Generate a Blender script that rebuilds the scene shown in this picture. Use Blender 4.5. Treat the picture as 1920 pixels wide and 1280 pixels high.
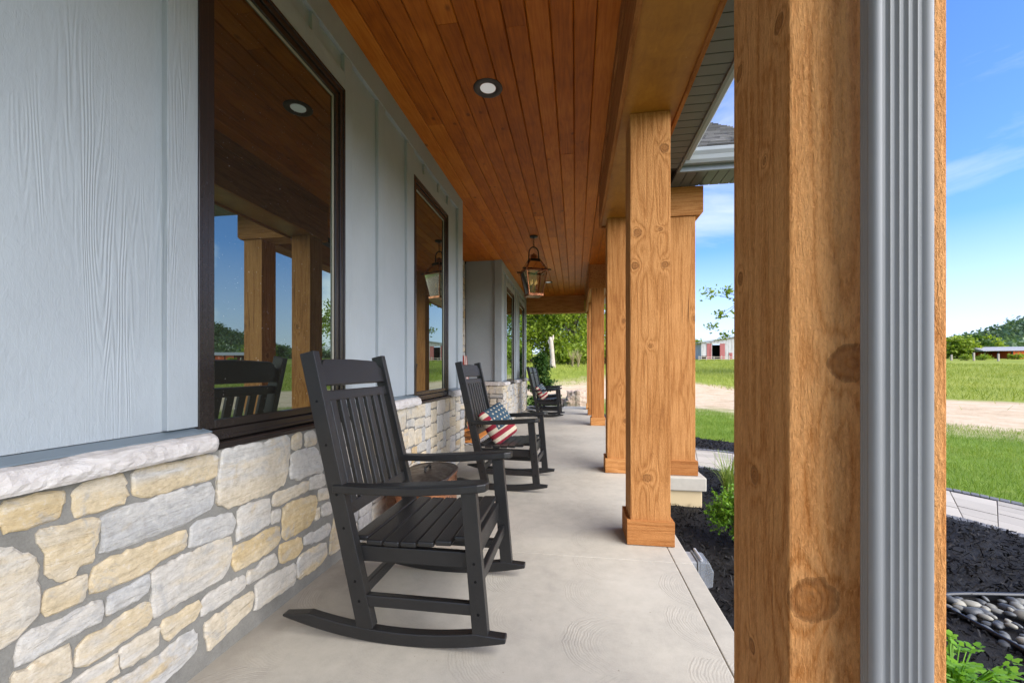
import bpy, bmesh, math, random
import numpy as np
from mathutils.geometry import tessellate_polygon
from mathutils import Vector, Matrix, Quaternion, noise as mnoise

for o in list(bpy.data.objects):
    bpy.data.objects.remove(o, do_unlink=True)
SC = bpy.context.scene
COL = SC.collection
R = math.radians

# ------------------------------------------------------------------ camera
cam_d = bpy.data.cameras.new('camera')
cam = bpy.data.objects.new('camera', cam_d)
COL.objects.link(cam)
cam_d.sensor_width = 36.0
cam_d.lens = 775.0 / 1920.0 * 36.0
cam_d.shift_y = 53.0 / 1920.0
cam_d.clip_start = 0.02
cam_d.clip_end = 3000
cam.location = (0, 0, 1.10)
cam.rotation_euler = (R(90), 0, R(8.73))
SC.camera = cam

# ------------------------------------------------------------------ sky, sun, exposure
SUN_EL, SUN_AZ = R(34), R(122)       # azimuth clockwise from +Y: hazy sun over the yard, to the right and behind
world = bpy.data.worlds.new("World")
SC.world = world
world.use_nodes = True
wn = world.node_tree
wn.nodes.clear()
w_out = wn.nodes.new('ShaderNodeOutputWorld')
w_bg = wn.nodes.new('ShaderNodeBackground')
w_sky = wn.nodes.new('ShaderNodeTexSky')
w_sky.sky_type = 'NISHITA'
w_sky.sun_disc = False
w_sky.sun_elevation = SUN_EL
w_sky.sun_rotation = SUN_AZ
w_sky.air_density = 1.0
w_sky.dust_density = 0.3
w_sky.ozone_density = 5.0
w_bg.inputs['Strength'].default_value = 0.055
# thin clouds drifting over the sky
w_tc = wn.nodes.new('ShaderNodeTexCoord')
w_map = wn.nodes.new('ShaderNodeMapping')
w_map.inputs['Scale'].default_value = (1.3, 1.3, 4.5)
w_map.inputs['Location'].default_value = (0.35, 0.1, 0.2)
w_noise = wn.nodes.new('ShaderNodeTexNoise')
w_noise.inputs['Scale'].default_value = 1.7
w_noise.inputs['Detail'].default_value = 7
w_noise.inputs['Roughness'].default_value = 0.55
w_noise.inputs['Distortion'].default_value = 0.4
w_ramp = wn.nodes.new('ShaderNodeValToRGB')
w_ramp.color_ramp.elements[0].position = 0.47
w_ramp.color_ramp.elements[1].position = 0.80
w_sep = wn.nodes.new('ShaderNodeSeparateXYZ')
w_hor = wn.nodes.new('ShaderNodeMapRange')      # cloud bank low over the horizon
w_hor.inputs['From Min'].default_value = 0.02
w_hor.inputs['From Max'].default_value = 0.25
w_hor.inputs['To Min'].default_value = 0.72
w_hor.inputs['To Max'].default_value = 0.0
w_max = wn.nodes.new('ShaderNodeMath'); w_max.operation = 'MAXIMUM'
w_mul = wn.nodes.new('ShaderNodeMath'); w_mul.operation = 'MULTIPLY'; w_mul.inputs[1].default_value = 0.75
w_mix = wn.nodes.new('ShaderNodeMix'); w_mix.data_type = 'RGBA'
w_mix.inputs[7].default_value = (4.4, 4.5, 5.4, 1)
L = wn.links.new
L(w_tc.outputs['Generated'], w_map.inputs['Vector'])
L(w_map.outputs[0], w_noise.inputs['Vector'])
L(w_noise.outputs['Fac'], w_ramp.inputs['Fac'])
L(w_ramp.outputs['Color'], w_mul.inputs[0])
L(w_tc.outputs['Generated'], w_sep.inputs[0])
L(w_sep.outputs['Z'], w_hor.inputs['Value'])
L(w_mul.outputs[0], w_max.inputs[0])
L(w_hor.outputs[0], w_max.inputs[1])
L(w_max.outputs[0], w_mix.inputs[0])
def added_cloud_bank(az, el, k_az, thr):  # bright banks added mostly out of view to pale the sky in window reflections
    d = (math.sin(R(az)) * math.cos(R(el)), math.cos(R(az)) * math.cos(R(el)), math.sin(R(el)))
    nm = wn.nodes.new('ShaderNodeVectorMath'); nm.operation = 'NORMALIZE'; L(w_tc.outputs['Generated'], nm.inputs[0])
    dt = wn.nodes.new('ShaderNodeVectorMath'); dt.operation = 'DOT_PRODUCT'; L(nm.outputs[0], dt.inputs[0]); dt.inputs[1].default_value = d
    jit = wn.nodes.new('ShaderNodeMath'); jit.operation = 'MULTIPLY_ADD'; L(w_noise.outputs['Fac'], jit.inputs[0]); jit.inputs[1].default_value = 0.030; L(dt.outputs['Value'], jit.inputs[2])
    mr = wn.nodes.new('ShaderNodeMapRange'); L(jit.outputs[0], mr.inputs['Value'])
    mr.inputs['From Min'].default_value = math.cos(R(k_az)) + 0.015; mr.inputs['From Max'].default_value = math.cos(R(k_az)) + 0.015 + thr
    return mr.outputs[0]
w_b = wn.nodes.new('ShaderNodeMath'); w_b.operation = 'MAXIMUM'
L(added_cloud_bank(28.5, 8, 8.5, 0.010), w_b.inputs[0]); L(added_cloud_bank(55, 11, 11.5, 0.012), w_b.inputs[1])
w_bm = wn.nodes.new('ShaderNodeMix'); w_bm.data_type = 'RGBA'; w_bm.inputs[7].default_value = (9.0, 9.4, 9.8, 1)
L(w_b.outputs[0], w_bm.inputs[0])
w_tint = wn.nodes.new('ShaderNodeMix'); w_tint.data_type = 'RGBA'; w_tint.blend_type = 'MULTIPLY'
w_tint.inputs[0].default_value = 1.0
w_tint.inputs[7].default_value = (0.66, 0.83, 1.15, 1)
L(w_sky.outputs[0], w_tint.inputs[6])
L(w_tint.outputs[2], w_mix.inputs[6])
L(w_mix.outputs[2], w_bm.inputs[6])
L(w_bm.outputs[2], w_bg.inputs['Color'])
L(w_bg.outputs[0], w_out.inputs['Surface'])

sun_d = bpy.data.lights.new('sun', 'SUN')
sun = bpy.data.objects.new('sun', sun_d)
COL.objects.link(sun)
sun_d.energy = 1.5
sun_d.angle = R(70)
sun_d.color = (1.0, 0.95, 0.87)
sdir = Vector((math.sin(SUN_AZ) * math.cos(SUN_EL), math.cos(SUN_AZ) * math.cos(SUN_EL), math.sin(SUN_EL)))
sun.rotation_euler = sdir.to_track_quat('Z', 'Y').to_euler()
sun.location = sdir * 60

SC.view_settings.view_transform = 'Standard'
SC.view_settings.look = 'None'
SC.view_settings.exposure = 2.45
SC.view_settings.gamma = 1.0
SC.render.engine = 'CYCLES'
SC.cycles.max_bounces = 10
SC.cycles.diffuse_bounces = 6
SC.cycles.transparent_max_bounces = 12

# ------------------------------------------------------------------ helpers
def tag(o, label=None, cat=None, group=None, kind=None):
    if label: o['label'] = label
    if cat: o['category'] = cat
    if group: o['group'] = group
    if kind: o['kind'] = kind
    return o

def empty(name, loc=(0, 0, 0), rz=0.0, parent=None):
    o = bpy.data.objects.new(name, None)
    COL.objects.link(o)
    o.location = loc
    o.rotation_euler = (0, 0, rz)
    o.empty_display_size = 0.1
    if parent: o.parent = parent
    return o

def kids(o):
    return [c for c in bpy.data.objects if c.parent is o]

def copy_tree(o, parent=None):
    c = o.copy()
    COL.objects.link(c)
    c.parent = parent
    if parent: c.matrix_parent_inverse = o.matrix_parent_inverse.copy()
    for ch in kids(o):
        if ch is not c: copy_tree(ch, c)
    return c

class MB:
    """collects verts / faces, becomes ONE mesh object"""
    def __init__(self):
        self.v = []; self.f = []; self.m = []; self.c = []; self.c2 = []
    def add(self, vs, fs, mi=0, c=None, c2=None):
        b = len(self.v)
        self.v += [tuple(p) for p in vs]
        self.f += [tuple(b + i for i in q) for q in fs]
        self.m += [mi] * len(fs)
        if c is not None:
            self.c += [c] * len(vs); self.c2 += [c2 if c2 else c] * len(vs)
    def box(self, x0, x1, y0, y1, z0, z1, mi=0, M=None):
        vs = [(x, y, z) for z in (z0, z1) for y in (y0, y1) for x in (x0, x1)]
        if M is not None: vs = [M @ Vector(p) for p in vs]
        self.add(vs, [(0, 2, 3, 1), (4, 5, 7, 6), (0, 1, 5, 4), (2, 6, 7, 3), (0, 4, 6, 2), (1, 3, 7, 5)], mi)
    def prism(self, poly, a0, a1, axis='y', mi=0, M=None):
        """extrude a closed 2-D outline along an axis"""
        def P(p, a):
            q = {'y': (p[0], a, p[1]), 'x': (a, p[0], p[1]), 'z': (p[0], p[1], a)}[axis]
            return M @ Vector(q) if M is not None else q
        n = len(poly)
        vs = [P(p, a0) for p in poly] + [P(p, a1) for p in poly]
        fs = [tuple(range(n)), tuple(range(2 * n - 1, n - 1, -1))]
        fs += [(i, n + i, n + (i + 1) % n, (i + 1) % n) for i in range(n)]
        self.add(vs, fs, mi)
    def tube(self, pts, rad, seg=8, mi=0, cap=True):
        pts = [Vector(p) for p in pts]
        n = len(pts)
        rads = rad if isinstance(rad, (list, tuple)) else [rad] * n
        vs = []; fs = []
        up = Vector((0.13, 0.21, 1)).normalized()
        for i, p in enumerate(pts):
            d = (pts[min(i + 1, n - 1)] - pts[max(i - 1, 0)])
            d = d.normalized() if d.length > 1e-9 else Vector((0, 0, 1))
            a = d.cross(up)
            if a.length < 0.1: a = d.cross(Vector((1, 0.1, 0)))
            a.normalize(); b = d.cross(a)
            for k in range(seg):
                t = 2 * math.pi * k / seg
                vs.append(p + (a * math.cos(t) + b * math.sin(t)) * rads[i])
        for i in range(n - 1):
            for k in range(seg):
                k2 = (k + 1) % seg
                fs.append((i * seg + k, i * seg + k2, (i + 1) * seg + k2, (i + 1) * seg + k))
        if cap:
            fs.append(tuple(range(seg - 1, -1, -1)))
            fs.append(tuple((n - 1) * seg + k for k in range(seg)))
        self.add(vs, fs, mi)
    def lathe(self, prof, cx=0, cy=0, seg=24, mi=0):
        vs = []; fs = []
        n = len(prof)
        for r, z in prof:
            for k in range(seg):
                t = 2 * math.pi * k / seg
                vs.append((cx + r * math.cos(t), cy + r * math.sin(t), z))
        for i in range(n - 1):
            for k in range(seg):
                k2 = (k + 1) % seg
                fs.append((i * seg + k, i * seg + k2, (i + 1) * seg + k2, (i + 1) * seg + k))
        fs.append(tuple(range(seg - 1, -1, -1)))
        fs.append(tuple((n - 1) * seg + k for k in range(seg)))
        self.add(vs, fs, mi)
    def build(self, name, mats, parent=None, bevel=0.0, smooth=False, seg=2, loc=None):
        me = bpy.data.meshes.new(name)
        vs = self.v
        if loc is not None:
            vs = [(p[0] - loc[0], p[1] - loc[1], p[2] - loc[2]) for p in vs]
        me.from_pydata(vs, [], self.f)
        if not isinstance(mats, (list, tuple)): mats = [mats]
        for m in mats: me.materials.append(m)
        if len(mats) > 1: me.polygons.foreach_set('material_index', self.m)
        if self.c and len(self.c) == len(vs):
            for nm, arr in (('Col', self.c), ('Col2', self.c2)):
                at = me.color_attributes.new(nm, 'FLOAT_COLOR', 'POINT')
                at.data.foreach_set('color', np.array([(*c[:3], 1.0) for c in arr], dtype=np.float32).ravel())
        if smooth: me.polygons.foreach_set('use_smooth', [True] * len(me.polygons))
        me.update()
        o = bpy.data.objects.new(name, me)
        COL.objects.link(o)
        if loc is not None: o.location = loc
        if parent: o.parent = parent
        if bevel > 0:
            b = o.modifiers.new('bevel', 'BEVEL')
            b.width = bevel; b.segments = seg; b.limit_method = 'ANGLE'; b.angle_limit = R(40)
        return o

def np_mesh(name, verts, nper, mat, parent=None, loc=None):
    """verts: (N, nper, 3) array of separate nper-gons"""
    v = np.asarray(verts, dtype=np.float32)
    N = v.shape[0]
    me = bpy.data.meshes.new(name)
    me.vertices.add(N * nper)
    me.vertices.foreach_set('co', v.reshape(-1))
    me.loops.add(N * nper)
    me.loops.foreach_set('vertex_index', np.arange(N * nper, dtype=np.int32))
    me.polygons.add(N)
    me.polygons.foreach_set('loop_start', np.arange(0, N * nper, nper, dtype=np.int32))
    me.polygons.foreach_set('loop_total', np.full(N, nper, dtype=np.int32))
    me.materials.append(mat)
    me.update(calc_edges=True)
    me.validate()
    o = bpy.data.objects.new(name, me)
    COL.objects.link(o)
    if parent: o.parent = parent
    if loc is not None: o.location = loc
    return o

def inside(poly, x, y):
    r = False
    n = len(poly)
    j = n - 1
    for i in range(n):
        xi, yi = poly[i]; xj, yj = poly[j]
        if (yi > y) != (yj > y) and x < (xj - xi) * (y - yi) / (yj - yi) + xi: r = not r
        j = i
    return r

# ------------------------------------------------------------------ materials
class NT:
    def __init__(self, name):
        self.m = bpy.data.materials.new(name)
        self.m.use_nodes = True
        self.t = self.m.node_tree
        self.b = self.t.nodes['Principled BSDF']
        self.out = self.t.nodes['Material Output']
    def n(self, typ, **kw):
        nd = self.t.nodes.new('ShaderNode' + typ)
        for k, v in kw.items():
            if hasattr(nd, k): setattr(nd, k, v)
            else: nd.inputs[k.replace('_', ' ')].default_value = v
        return nd
    def l(self, a, b): self.t.links.new(a, b)
    def obj(self, scale=(1, 1, 1), rnd=0.0, gen='Object'):
        tc = self.n('TexCoord')
        src = tc.outputs[gen]
        if rnd:
            oi = self.n('ObjectInfo')
            cm = self.n('VectorMath', operation='SCALE')
            cmb = self.n('CombineXYZ')
            self.l(oi.outputs['Random'], cmb.inputs[0]); self.l(oi.outputs['Random'], cmb.inputs[1]); self.l(oi.outputs['Random'], cmb.inputs[2])
            self.l(cmb.outputs[0], cm.inputs[0]); cm.inputs['Scale'].default_value = rnd
            ad = self.n('VectorMath', operation='ADD')
            self.l(src, ad.inputs[0]); self.l(cm.outputs[0], ad.inputs[1])
            src = ad.outputs[0]
        mp = self.n('Mapping')
        mp.inputs['Scale'].default_value = scale
        self.l(src, mp.inputs['Vector'])
        return mp.outputs[0]
    def noise(self, vec, scale, detail=4, rough=0.55, dist=0.0):
        nd = self.n('TexNoise')
        nd.inputs['Scale'].default_value = scale; nd.inputs['Detail'].default_value = detail
        nd.inputs['Roughness'].default_value = rough; nd.inputs['Distortion'].default_value = dist
        self.l(vec, nd.inputs['Vector'])
        return nd.outputs['Fac']
    def math(self, op, a, b=None, clamp=False):
        nd = self.n('Math', operation=op, use_clamp=clamp)
        for i, q in enumerate((a, b)):
            if q is None: continue
            if isinstance(q, (int, float)): nd.inputs[i].default_value = q
            else: self.l(q, nd.inputs[i])
        return nd.outputs[0]
    def ramp(self, fac, stops, interp='LINEAR'):
        nd = self.n('ValToRGB')
        cr = nd.color_ramp
        cr.interpolation = interp
        while len(cr.elements) > 1: cr.elements.remove(cr.elements[0])
        cr.elements[0].position = stops[0][0]
        c0 = stops[0][1]; cr.elements[0].color = (*c0, 1) if isinstance(c0, tuple) else (c0, c0, c0, 1)
        for p, c in stops[1:]:
            e = cr.elements.new(p)
            e.color = (*c, 1) if isinstance(c, tuple) else (c, c, c, 1)
        self.l(fac, nd.inputs['Fac'])
        return nd.outputs['Color']
    def mix(self, fac, a, b, blend='MIX'):
        nd = self.n('Mix', data_type='RGBA', blend_type=blend)
        for i, q in ((0, fac), (6, a), (7, b)):
            if isinstance(q, (int, float)): nd.inputs[i].default_value = q
            elif isinstance(q, tuple): nd.inputs[i].default_value = (*q, 1) if len(q) == 3 else q
            else: self.l(q, nd.inputs[i])
        return nd.outputs[2]
    def color(self, c):
        if isinstance(c, tuple): self.b.inputs['Base Color'].default_value = (*c, 1)
        else: self.l(c, self.b.inputs['Base Color'])
    def bump(self, h, strength=0.3, dist=0.005, prev=None):
        nd = self.n('Bump')
        nd.inputs['Strength'].default_value = strength
        nd.inputs['Distance'].default_value = dist
        self.l(h, nd.inputs['Height'])
        if prev is not None: self.l(prev, nd.inputs['Normal'])
        self.l(nd.outputs[0], self.b.inputs['Normal'])
        return nd.outputs[0]
    def set(self, **kw):
        for k, v in kw.items(): self.b.inputs[k.replace('_', ' ')].default_value = v
        return self

def simple(name, c, rough=0.5, metal=0.0, var=0.12, nscale=30, bump=0.1, bd=0.002):
    t = NT(name)
    v = t.obj()
    n = t.noise(v, nscale, 5)
    hi = tuple(min(1, q * (1 + var)) for q in c); lo = tuple(q * (1 - var) for q in c)
    t.color(t.ramp(n, [(0.3, lo), (0.7, hi)]))
    t.set(Roughness=rough, Metallic=metal)
    if bump: t.bump(n, bump, bd)
    return t.m

def cedar(name, axis=2, knots=None, lo=(0.17, 0.058, 0.017), mid=(0.345, 0.138, 0.037), hi=(0.53, 0.25, 0.084), rough=0.62, sawn=0.6, kscale=3.3, kamt=0.72, sawc=0.24):
    t = NT(name)
    base = t.obj(rnd=0.0 if knots else 23.0)
    # knots
    if knots:
        f = None
        for (x, y, z, r) in knots:
            d = t.n('VectorMath', operation='DISTANCE'); t.l(base, d.inputs[0]); d.inputs[1].default_value = (x, y, z)
            q = t.math('DIVIDE', d.outputs['Value'], r)
            f = q if f is None else t.math('MINIMUM', f, q)
    else:
        sc = [1, 1, 1]; sc[axis] = 0.62
        mp = t.n('Mapping'); mp.inputs['Scale'].default_value = sc; t.l(base, mp.inputs['Vector'])
        vo = t.n('TexVoronoi', feature='F1'); vo.inputs['Scale'].default_value = kscale; t.l(mp.outputs[0], vo.inputs['Vector'])
        vcs = t.n('SeparateXYZ'); t.l(vo.outputs['Color'], vcs.inputs[0])
        f = t.math('DIVIDE', vo.outputs['Distance'], t.math('ADD', t.math('MULTIPLY', vcs.outputs[0], 0.085), 0.025))
    swirl = t.math('POWER', 2.718, t.math('MULTIPLY', f, -0.75))
    sc = [1, 1, 1]; sc[axis] = 0.055
    mp = t.n('Mapping'); mp.inputs['Scale'].default_value = sc; t.l(base, mp.inputs['Vector'])
    g = mp.outputs[0]
    warp = t.noise(g, 7, 3, 0.6)
    ringv = t.math('ADD', t.math('MULTIPLY', warp, 6.5), t.math('MULTIPLY', swirl, 2.8))
    rings = t.math('ABSOLUTE', t.math('SINE', t.math('MULTIPLY', ringv, 4.2)))
    fine = t.noise(g, 120, 5, 0.7)
    broad = t.noise(base, 1.7, 4, 0.6, 0.6)
    sawsc = [1, 1, 1]; sawsc[axis] = 0.22
    mp3 = t.n('Mapping'); mp3.inputs['Scale'].default_value = sawsc; t.l(base, mp3.inputs['Vector'])
    saw = t.noise(mp3.outputs[0], 150, 4, 0.75, 0.3)
    val = t.math('ADD', t.math('ADD', t.math('MULTIPLY', rings, 0.19), t.math('MULTIPLY', fine, 0.50)), t.math('ADD', t.math('MULTIPLY', broad, 0.36), t.math('MULTIPLY', saw, sawc)))
    c = t.ramp(val, [(0.32, lo), (0.56, mid), (0.84, hi)])
    # knot heart and its dark rim
    rag = t.math('ADD', f, t.math('MULTIPLY', t.math('SUBTRACT', t.noise(base, 40, 3), 0.5), 0.5))
    heart = t.ramp(rag, [(0.0, 1.0), (0.80, 0.9), (0.98, 0.0)])
    rim = t.ramp(rag, [(0.66, 0.0), (0.88, 1.0), (1.02, 0.85), (1.35, 0.0)])
    kc = t.ramp(t.noise(base, 90, 4, 0.7), [(0.3, tuple(q * 0.75 for q in lo)), (0.7, tuple(q * 0.85 for q in mid))])
    kr = t.math('ABSOLUTE', t.math('SINE', t.math('MULTIPLY', rag, 9.0)))
    kc = t.mix(t.math('MULTIPLY', kr, 0.35), kc, tuple(q * 0.9 for q in mid))
    c = t.mix(t.math('MULTIPLY', heart, kamt), c, kc)
    c = t.mix(t.math('MULTIPLY', rim, kamt * 0.6), c, tuple(q * 0.40 for q in lo))
    # a few lighter handling scuffs
    sc2 = [1, 1, 1]; sc2[axis] = 0.25
    mp2 = t.n('Mapping'); mp2.inputs['Scale'].default_value = sc2; t.l(base, mp2.inputs['Vector'])
    scuff = t.ramp(t.noise(mp2.outputs[0], 9, 6, 0.7), [(0.62, 0.0), (0.76, 0.5)])
    c = t.mix(scuff, c, tuple(min(1, q * 1.35) for q in hi))
    fz = [1, 1, 1]; fz[axis] = 0.30
    mp5 = t.n('Mapping'); mp5.inputs['Scale'].default_value = fz; t.l(base, mp5.inputs['Vector'])
    fuzz = t.noise(mp5.outputs[0], 210, 4, 0.8, 0.5)
    kf = t.ramp(rag, [(0.7, 0.15), (1.1, 1.0)])
    c = t.mix(t.math('MULTIPLY', kf, t.ramp(fuzz, [(0.50, 0.0), (0.68, sawc * 1.5)])), c, tuple(min(1, q * 1.25) for q in hi))
    c = t.mix(t.math('MULTIPLY', kf, t.ramp(fuzz, [(0.34, sawc * 0.75), (0.46, 0.0)])), c, lo)
    # drying checks, and each timber with its own tone
    ck = [30, 30, 30]; ck[axis] = 0.55
    mp4 = t.n('Mapping'); mp4.inputs['Scale'].default_value = ck; t.l(base, mp4.inputs['Vector'])
    check = t.ramp(t.noise(mp4.outputs[0], 1.0, 3, 0.5), [(0.285, 0.85), (0.31, 0.0)])
    c = t.mix(check, c, tuple(q * 0.3 for q in lo))
    oi2 = t.n('ObjectInfo')
    c = t.mix(1.0, c, t.ramp(oi2.outputs['Random'], [(0.0, (0.78, 0.66, 0.58)), (0.5, (1.0, 0.98, 0.95)), (1.0, (1.1, 1.12, 1.15))]), 'MULTIPLY')
    t.color(c)
    t.set(Roughness=0.8)
    t.b.inputs['Specular IOR Level'].default_value = 0.15
    h = t.math('ADD', t.math('MULTIPLY', t.math('ADD', saw, fuzz), 1.0), t.math('ADD', t.math('MULTIPLY', fine, 0.6), t.math('MULTIPLY', rings, 0.35)))
    t.bump(h, sawn, 0.007)
    return t.m

M = {}
M['cedar'] = cedar('cedar rough sawn', 2)
M['cedar_y'] = cedar('cedar beam along porch', 1, kscale=2.2, kamt=0.5)
M['cedar_x'] = cedar('cedar beam across porch', 0, kscale=2.6, kamt=0.5)

def ply_mat():
    t = NT('golden stained beam panel')
    v = t.obj()
    mp = t.n('Mapping'); mp.inputs['Scale'].default_value = (1, 0.4, 1); t.l(v, mp.inputs['Vector'])
    b = t.noise(v, 2.6, 5, 0.65, 0.5); g = t.noise(mp.outputs[0], 26, 5, 0.65, 0.8)
    c = t.ramp(t.math('ADD', t.math('MULTIPLY', b, 0.62), t.math('MULTIPLY', g, 0.38)), [(0.32, (0.24, 0.088, 0.008)), (0.52, (0.36, 0.150, 0.014)), (0.72, (0.47, 0.225, 0.028))])
    sp = t.ramp(t.noise(v, 45, 2, 0.4), [(0.79, 0.0), (0.80, 0.8)])
    c = t.mix(sp, c, (0.55, 0.40, 0.2))
    t.color(c); t.set(Roughness=0.45); t.bump(g, 0.12, 0.002)
    return t.m
M['plywood'] = ply_mat()

def ceiling_mat():
    t = NT('stained ceiling boards')
    base = t.obj()
    geo = t.n('NewGeometry')
    rnd = geo.outputs['Random Per Island']
    off = t.n('CombineXYZ'); t.l(t.math('MULTIPLY', rnd, 50.0), off.inputs[0]); t.l(t.math('MULTIPLY', rnd, 91.0), off.inputs[1])
    ad = t.n('VectorMath', operation='ADD'); t.l(base, ad.inputs[0]); t.l(off.outputs[0], ad.inputs[1])
    v = ad.outputs[0]
    def sc(s):
        mp = t.n('Mapping'); mp.inputs['Scale'].default_value = s; t.l(v, mp.inputs['Vector']); return mp.outputs[0]
    g = t.noise(sc((1, 0.05, 1)), 70, 6, 0.65, 0.4)
    w = t.noise(sc((1, 0.12, 1)), 8, 3, 0.5)
    rings = t.math('ABSOLUTE', t.math('SINE', t.math('MULTIPLY', w, 30.0)))
    blot = t.noise(v, 3.2, 4, 0.6)
    vo = t.n('TexVoronoi'); vo.inputs['Scale'].default_value = 5.0; t.l(sc((1, 0.7, 1)), vo.inputs['Vector'])
    knot = t.ramp(vo.outputs['Distance'], [(0.0, 1.0), (0.06, 0.9), (0.12, 0.0)])
    val = t.math('ADD', t.math('ADD', t.math('MULTIPLY', g, 0.45), t.math('MULTIPLY', rings, 0.10)),
                 t.math('ADD', t.math('MULTIPLY', blot, 0.40), t.math('MULTIPLY', rnd, 0.26)))
    c = t.ramp(val, [(0.36, (0.22, 0.050, 0.005)), (0.62, (0.43, 0.114, 0.009)), (0.90, (0.60, 0.20, 0.026))])
    c = t.mix(t.math('MULTIPLY', knot, 0.75), c, (0.07, 0.018, 0.005))
    nick = t.ramp(t.noise(v, 34, 2, 0.5), [(0.80, 0.0), (0.83, 0.8)])
    c = t.mix(nick, c, (0.5, 0.33, 0.18))
    t.color(c)
    t.set(Roughness=0.42)
    t.b.inputs['Specular IOR Level'].default_value = 0.16
    t.bump(t.math('ADD', g, t.math('MULTIPLY', rings, 0.3)), 0.12, 0.002)
    return t.m
M['ceiling'] = ceiling_mat()

def siding_mat(name, c):
    t = NT(name)
    v = t.obj()
    def sc(s):
        mp = t.n('Mapping'); mp.inputs['Scale'].default_value = s; t.l(v, mp.inputs['Vector']); return mp.outputs[0]
    warp = t.noise(sc((1, 1, 0.07)), 5.5, 3, 0.55)
    lines = t.math('POWER', t.math('ABSOLUTE', t.math('SINE', t.math('MULTIPLY', warp, 115.0))), 1.6)
    fine = t.noise(sc((1, 1, 0.16)), 85, 5, 0.7, 0.6)
    mask = t.ramp(t.noise(sc((1, 1, 0.22)), 4.2, 3), [(0.50, 0.02), (0.64, 1.0)])
    grit = t.noise(sc((1, 1, 0.45)), 60, 5, 0.7, 0.8)
    h = t.math('ADD', t.math('MULTIPLY', t.math('MULTIPLY', lines, mask), 0.75), t.math('ADD', t.math('MULTIPLY', fine, 0.5), t.math('MULTIPLY', grit, 0.8)))
    big = t.noise(v, 2.1, 4)
    cc = t.ramp(big, [(0.3, tuple(q * 0.93 for q in c)), (0.7, tuple(q * 1.06 for q in c))])
    cc = t.mix(t.ramp(fine, [(0.3, 0.35), (0.5, 0.0)]), cc, tuple(q * 0.86 for q in c))
    t.color(cc)
    t.set(Roughness=0.55)
    t.bump(h, 0.62, 0.003)
    return t.m
M['siding'] = siding_mat('blue grey siding', (0.325, 0.358, 0.374))
M['siding_trim'] = siding_mat('blue grey trim', (0.315, 0.348, 0.364))
M['flashing'] = simple('painted flashing', (0.15, 0.19, 0.215), 0.4, 0.0, 0.05, 20, 0.0)
M['gap'] = simple('dark gap', (0.02, 0.02, 0.02), 0.9, bump=0)

def stone_mat():
    t = NT('limestone blocks')
    v = t.obj()
    a = t.n('VertexColor', layer_name='Col'); b = t.n('VertexColor', layer_name='Col2')
    mp = t.n('Mapping'); mp.inputs['Scale'].default_value = (1, 0.45, 1.6); t.l(v, mp.inputs['Vector'])
    band = t.ramp(t.noise(mp.outputs[0], 7.0, 4, 0.6, 0.8), [(0.50, 0.0), (0.62, 0.8)])
    c = t.mix(band, a.outputs['Color'], b.outputs['Color'])
    mot = t.noise(v, 42, 6, 0.7)
    c = t.mix(t.ramp(mot, [(0.35, 0.45), (0.52, 0.0)]), c, t.mix(1.0, c, (0.62, 0.60, 0.58), 'MULTIPLY'))
    c = t.mix(t.ramp(mot, [(0.56, 0.0), (0.74, 0.6)]), c, (0.66, 0.62, 0.54))
    och = t.ramp(t.noise(v, 11, 5, 0.65, 1.0), [(0.60, 0.0), (0.72, 0.55)])
    c = t.mix(och, c, t.mix(1.0, c, (1.0, 0.84, 0.58), 'MULTIPLY'))
    gry = t.ramp(t.noise(v, 8.0, 6, 0.7, 1.4), [(0.54, 0.0), (0.66, 0.6)])
    c = t.mix(gry, c, (0.33, 0.325, 0.31))
    vein = t.ramp(t.noise(mp.outputs[0], 26, 5, 0.75, 2.0), [(0.60, 0.0), (0.70, 0.55)])
    c = t.mix(vein, c, (0.30, 0.24, 0.17))
    t.color(c)
    t.set(Roughness=0.85)
    t.b.inputs['Specular IOR Level'].default_value = 0.25
    chip = t.noise(mp.outputs[0], 20, 8, 0.66, 1.2)
    b0 = t.bump(t.noise(mp.outputs[0], 7, 6, 0.6, 0.6), 0.5, 0.03)
    b1 = t.bump(chip, 0.75, 0.012, b0)
    t.bump(t.noise(v, 130, 5, 0.75), 0.6, 0.004, b1)
    return t.m
M['stone'] = stone_mat()

def mortar_mat():
    t = NT('grey mortar')
    v = t.obj()
    n = t.noise(v, 9, 6, 0.65); f = t.noise(v, 180, 4, 0.7)
    t.color(t.ramp(t.math('ADD', t.math('MULTIPLY', n, 0.6), t.math('MULTIPLY', f, 0.4)), [(0.35, (0.135, 0.128, 0.11)), (0.65, (0.225, 0.215, 0.188))]))
    t.set(Roughness=0.95)
    b1 = t.bump(n, 0.4, 0.01)
    t.bump(f, 0.4, 0.003, b1)
    return t.m
M['mortar'] = mortar_mat()

def capstone_mat():
    t = NT('chiselled limestone sill')
    v = t.obj()
    mp = t.n('Mapping'); mp.inputs['Scale'].default_value = (1, 0.5, 1.3); t.l(v, mp.inputs['Vector'])
    n = t.noise(mp.outputs[0], 16, 8, 0.68, 1.4)
    c = t.ramp(n, [(0.3, (0.40, 0.365, 0.33)), (0.5, (0.54, 0.50, 0.46)), (0.72, (0.64, 0.61, 0.57))])
    t.color(c); t.set(Roughness=0.9)
    b1 = t.bump(n, 0.8, 0.016)
    t.bump(t.noise(v, 140, 4, 0.7), 0.35, 0.003, b1)
    return t.m
M['capstone'] = capstone_mat()

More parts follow.
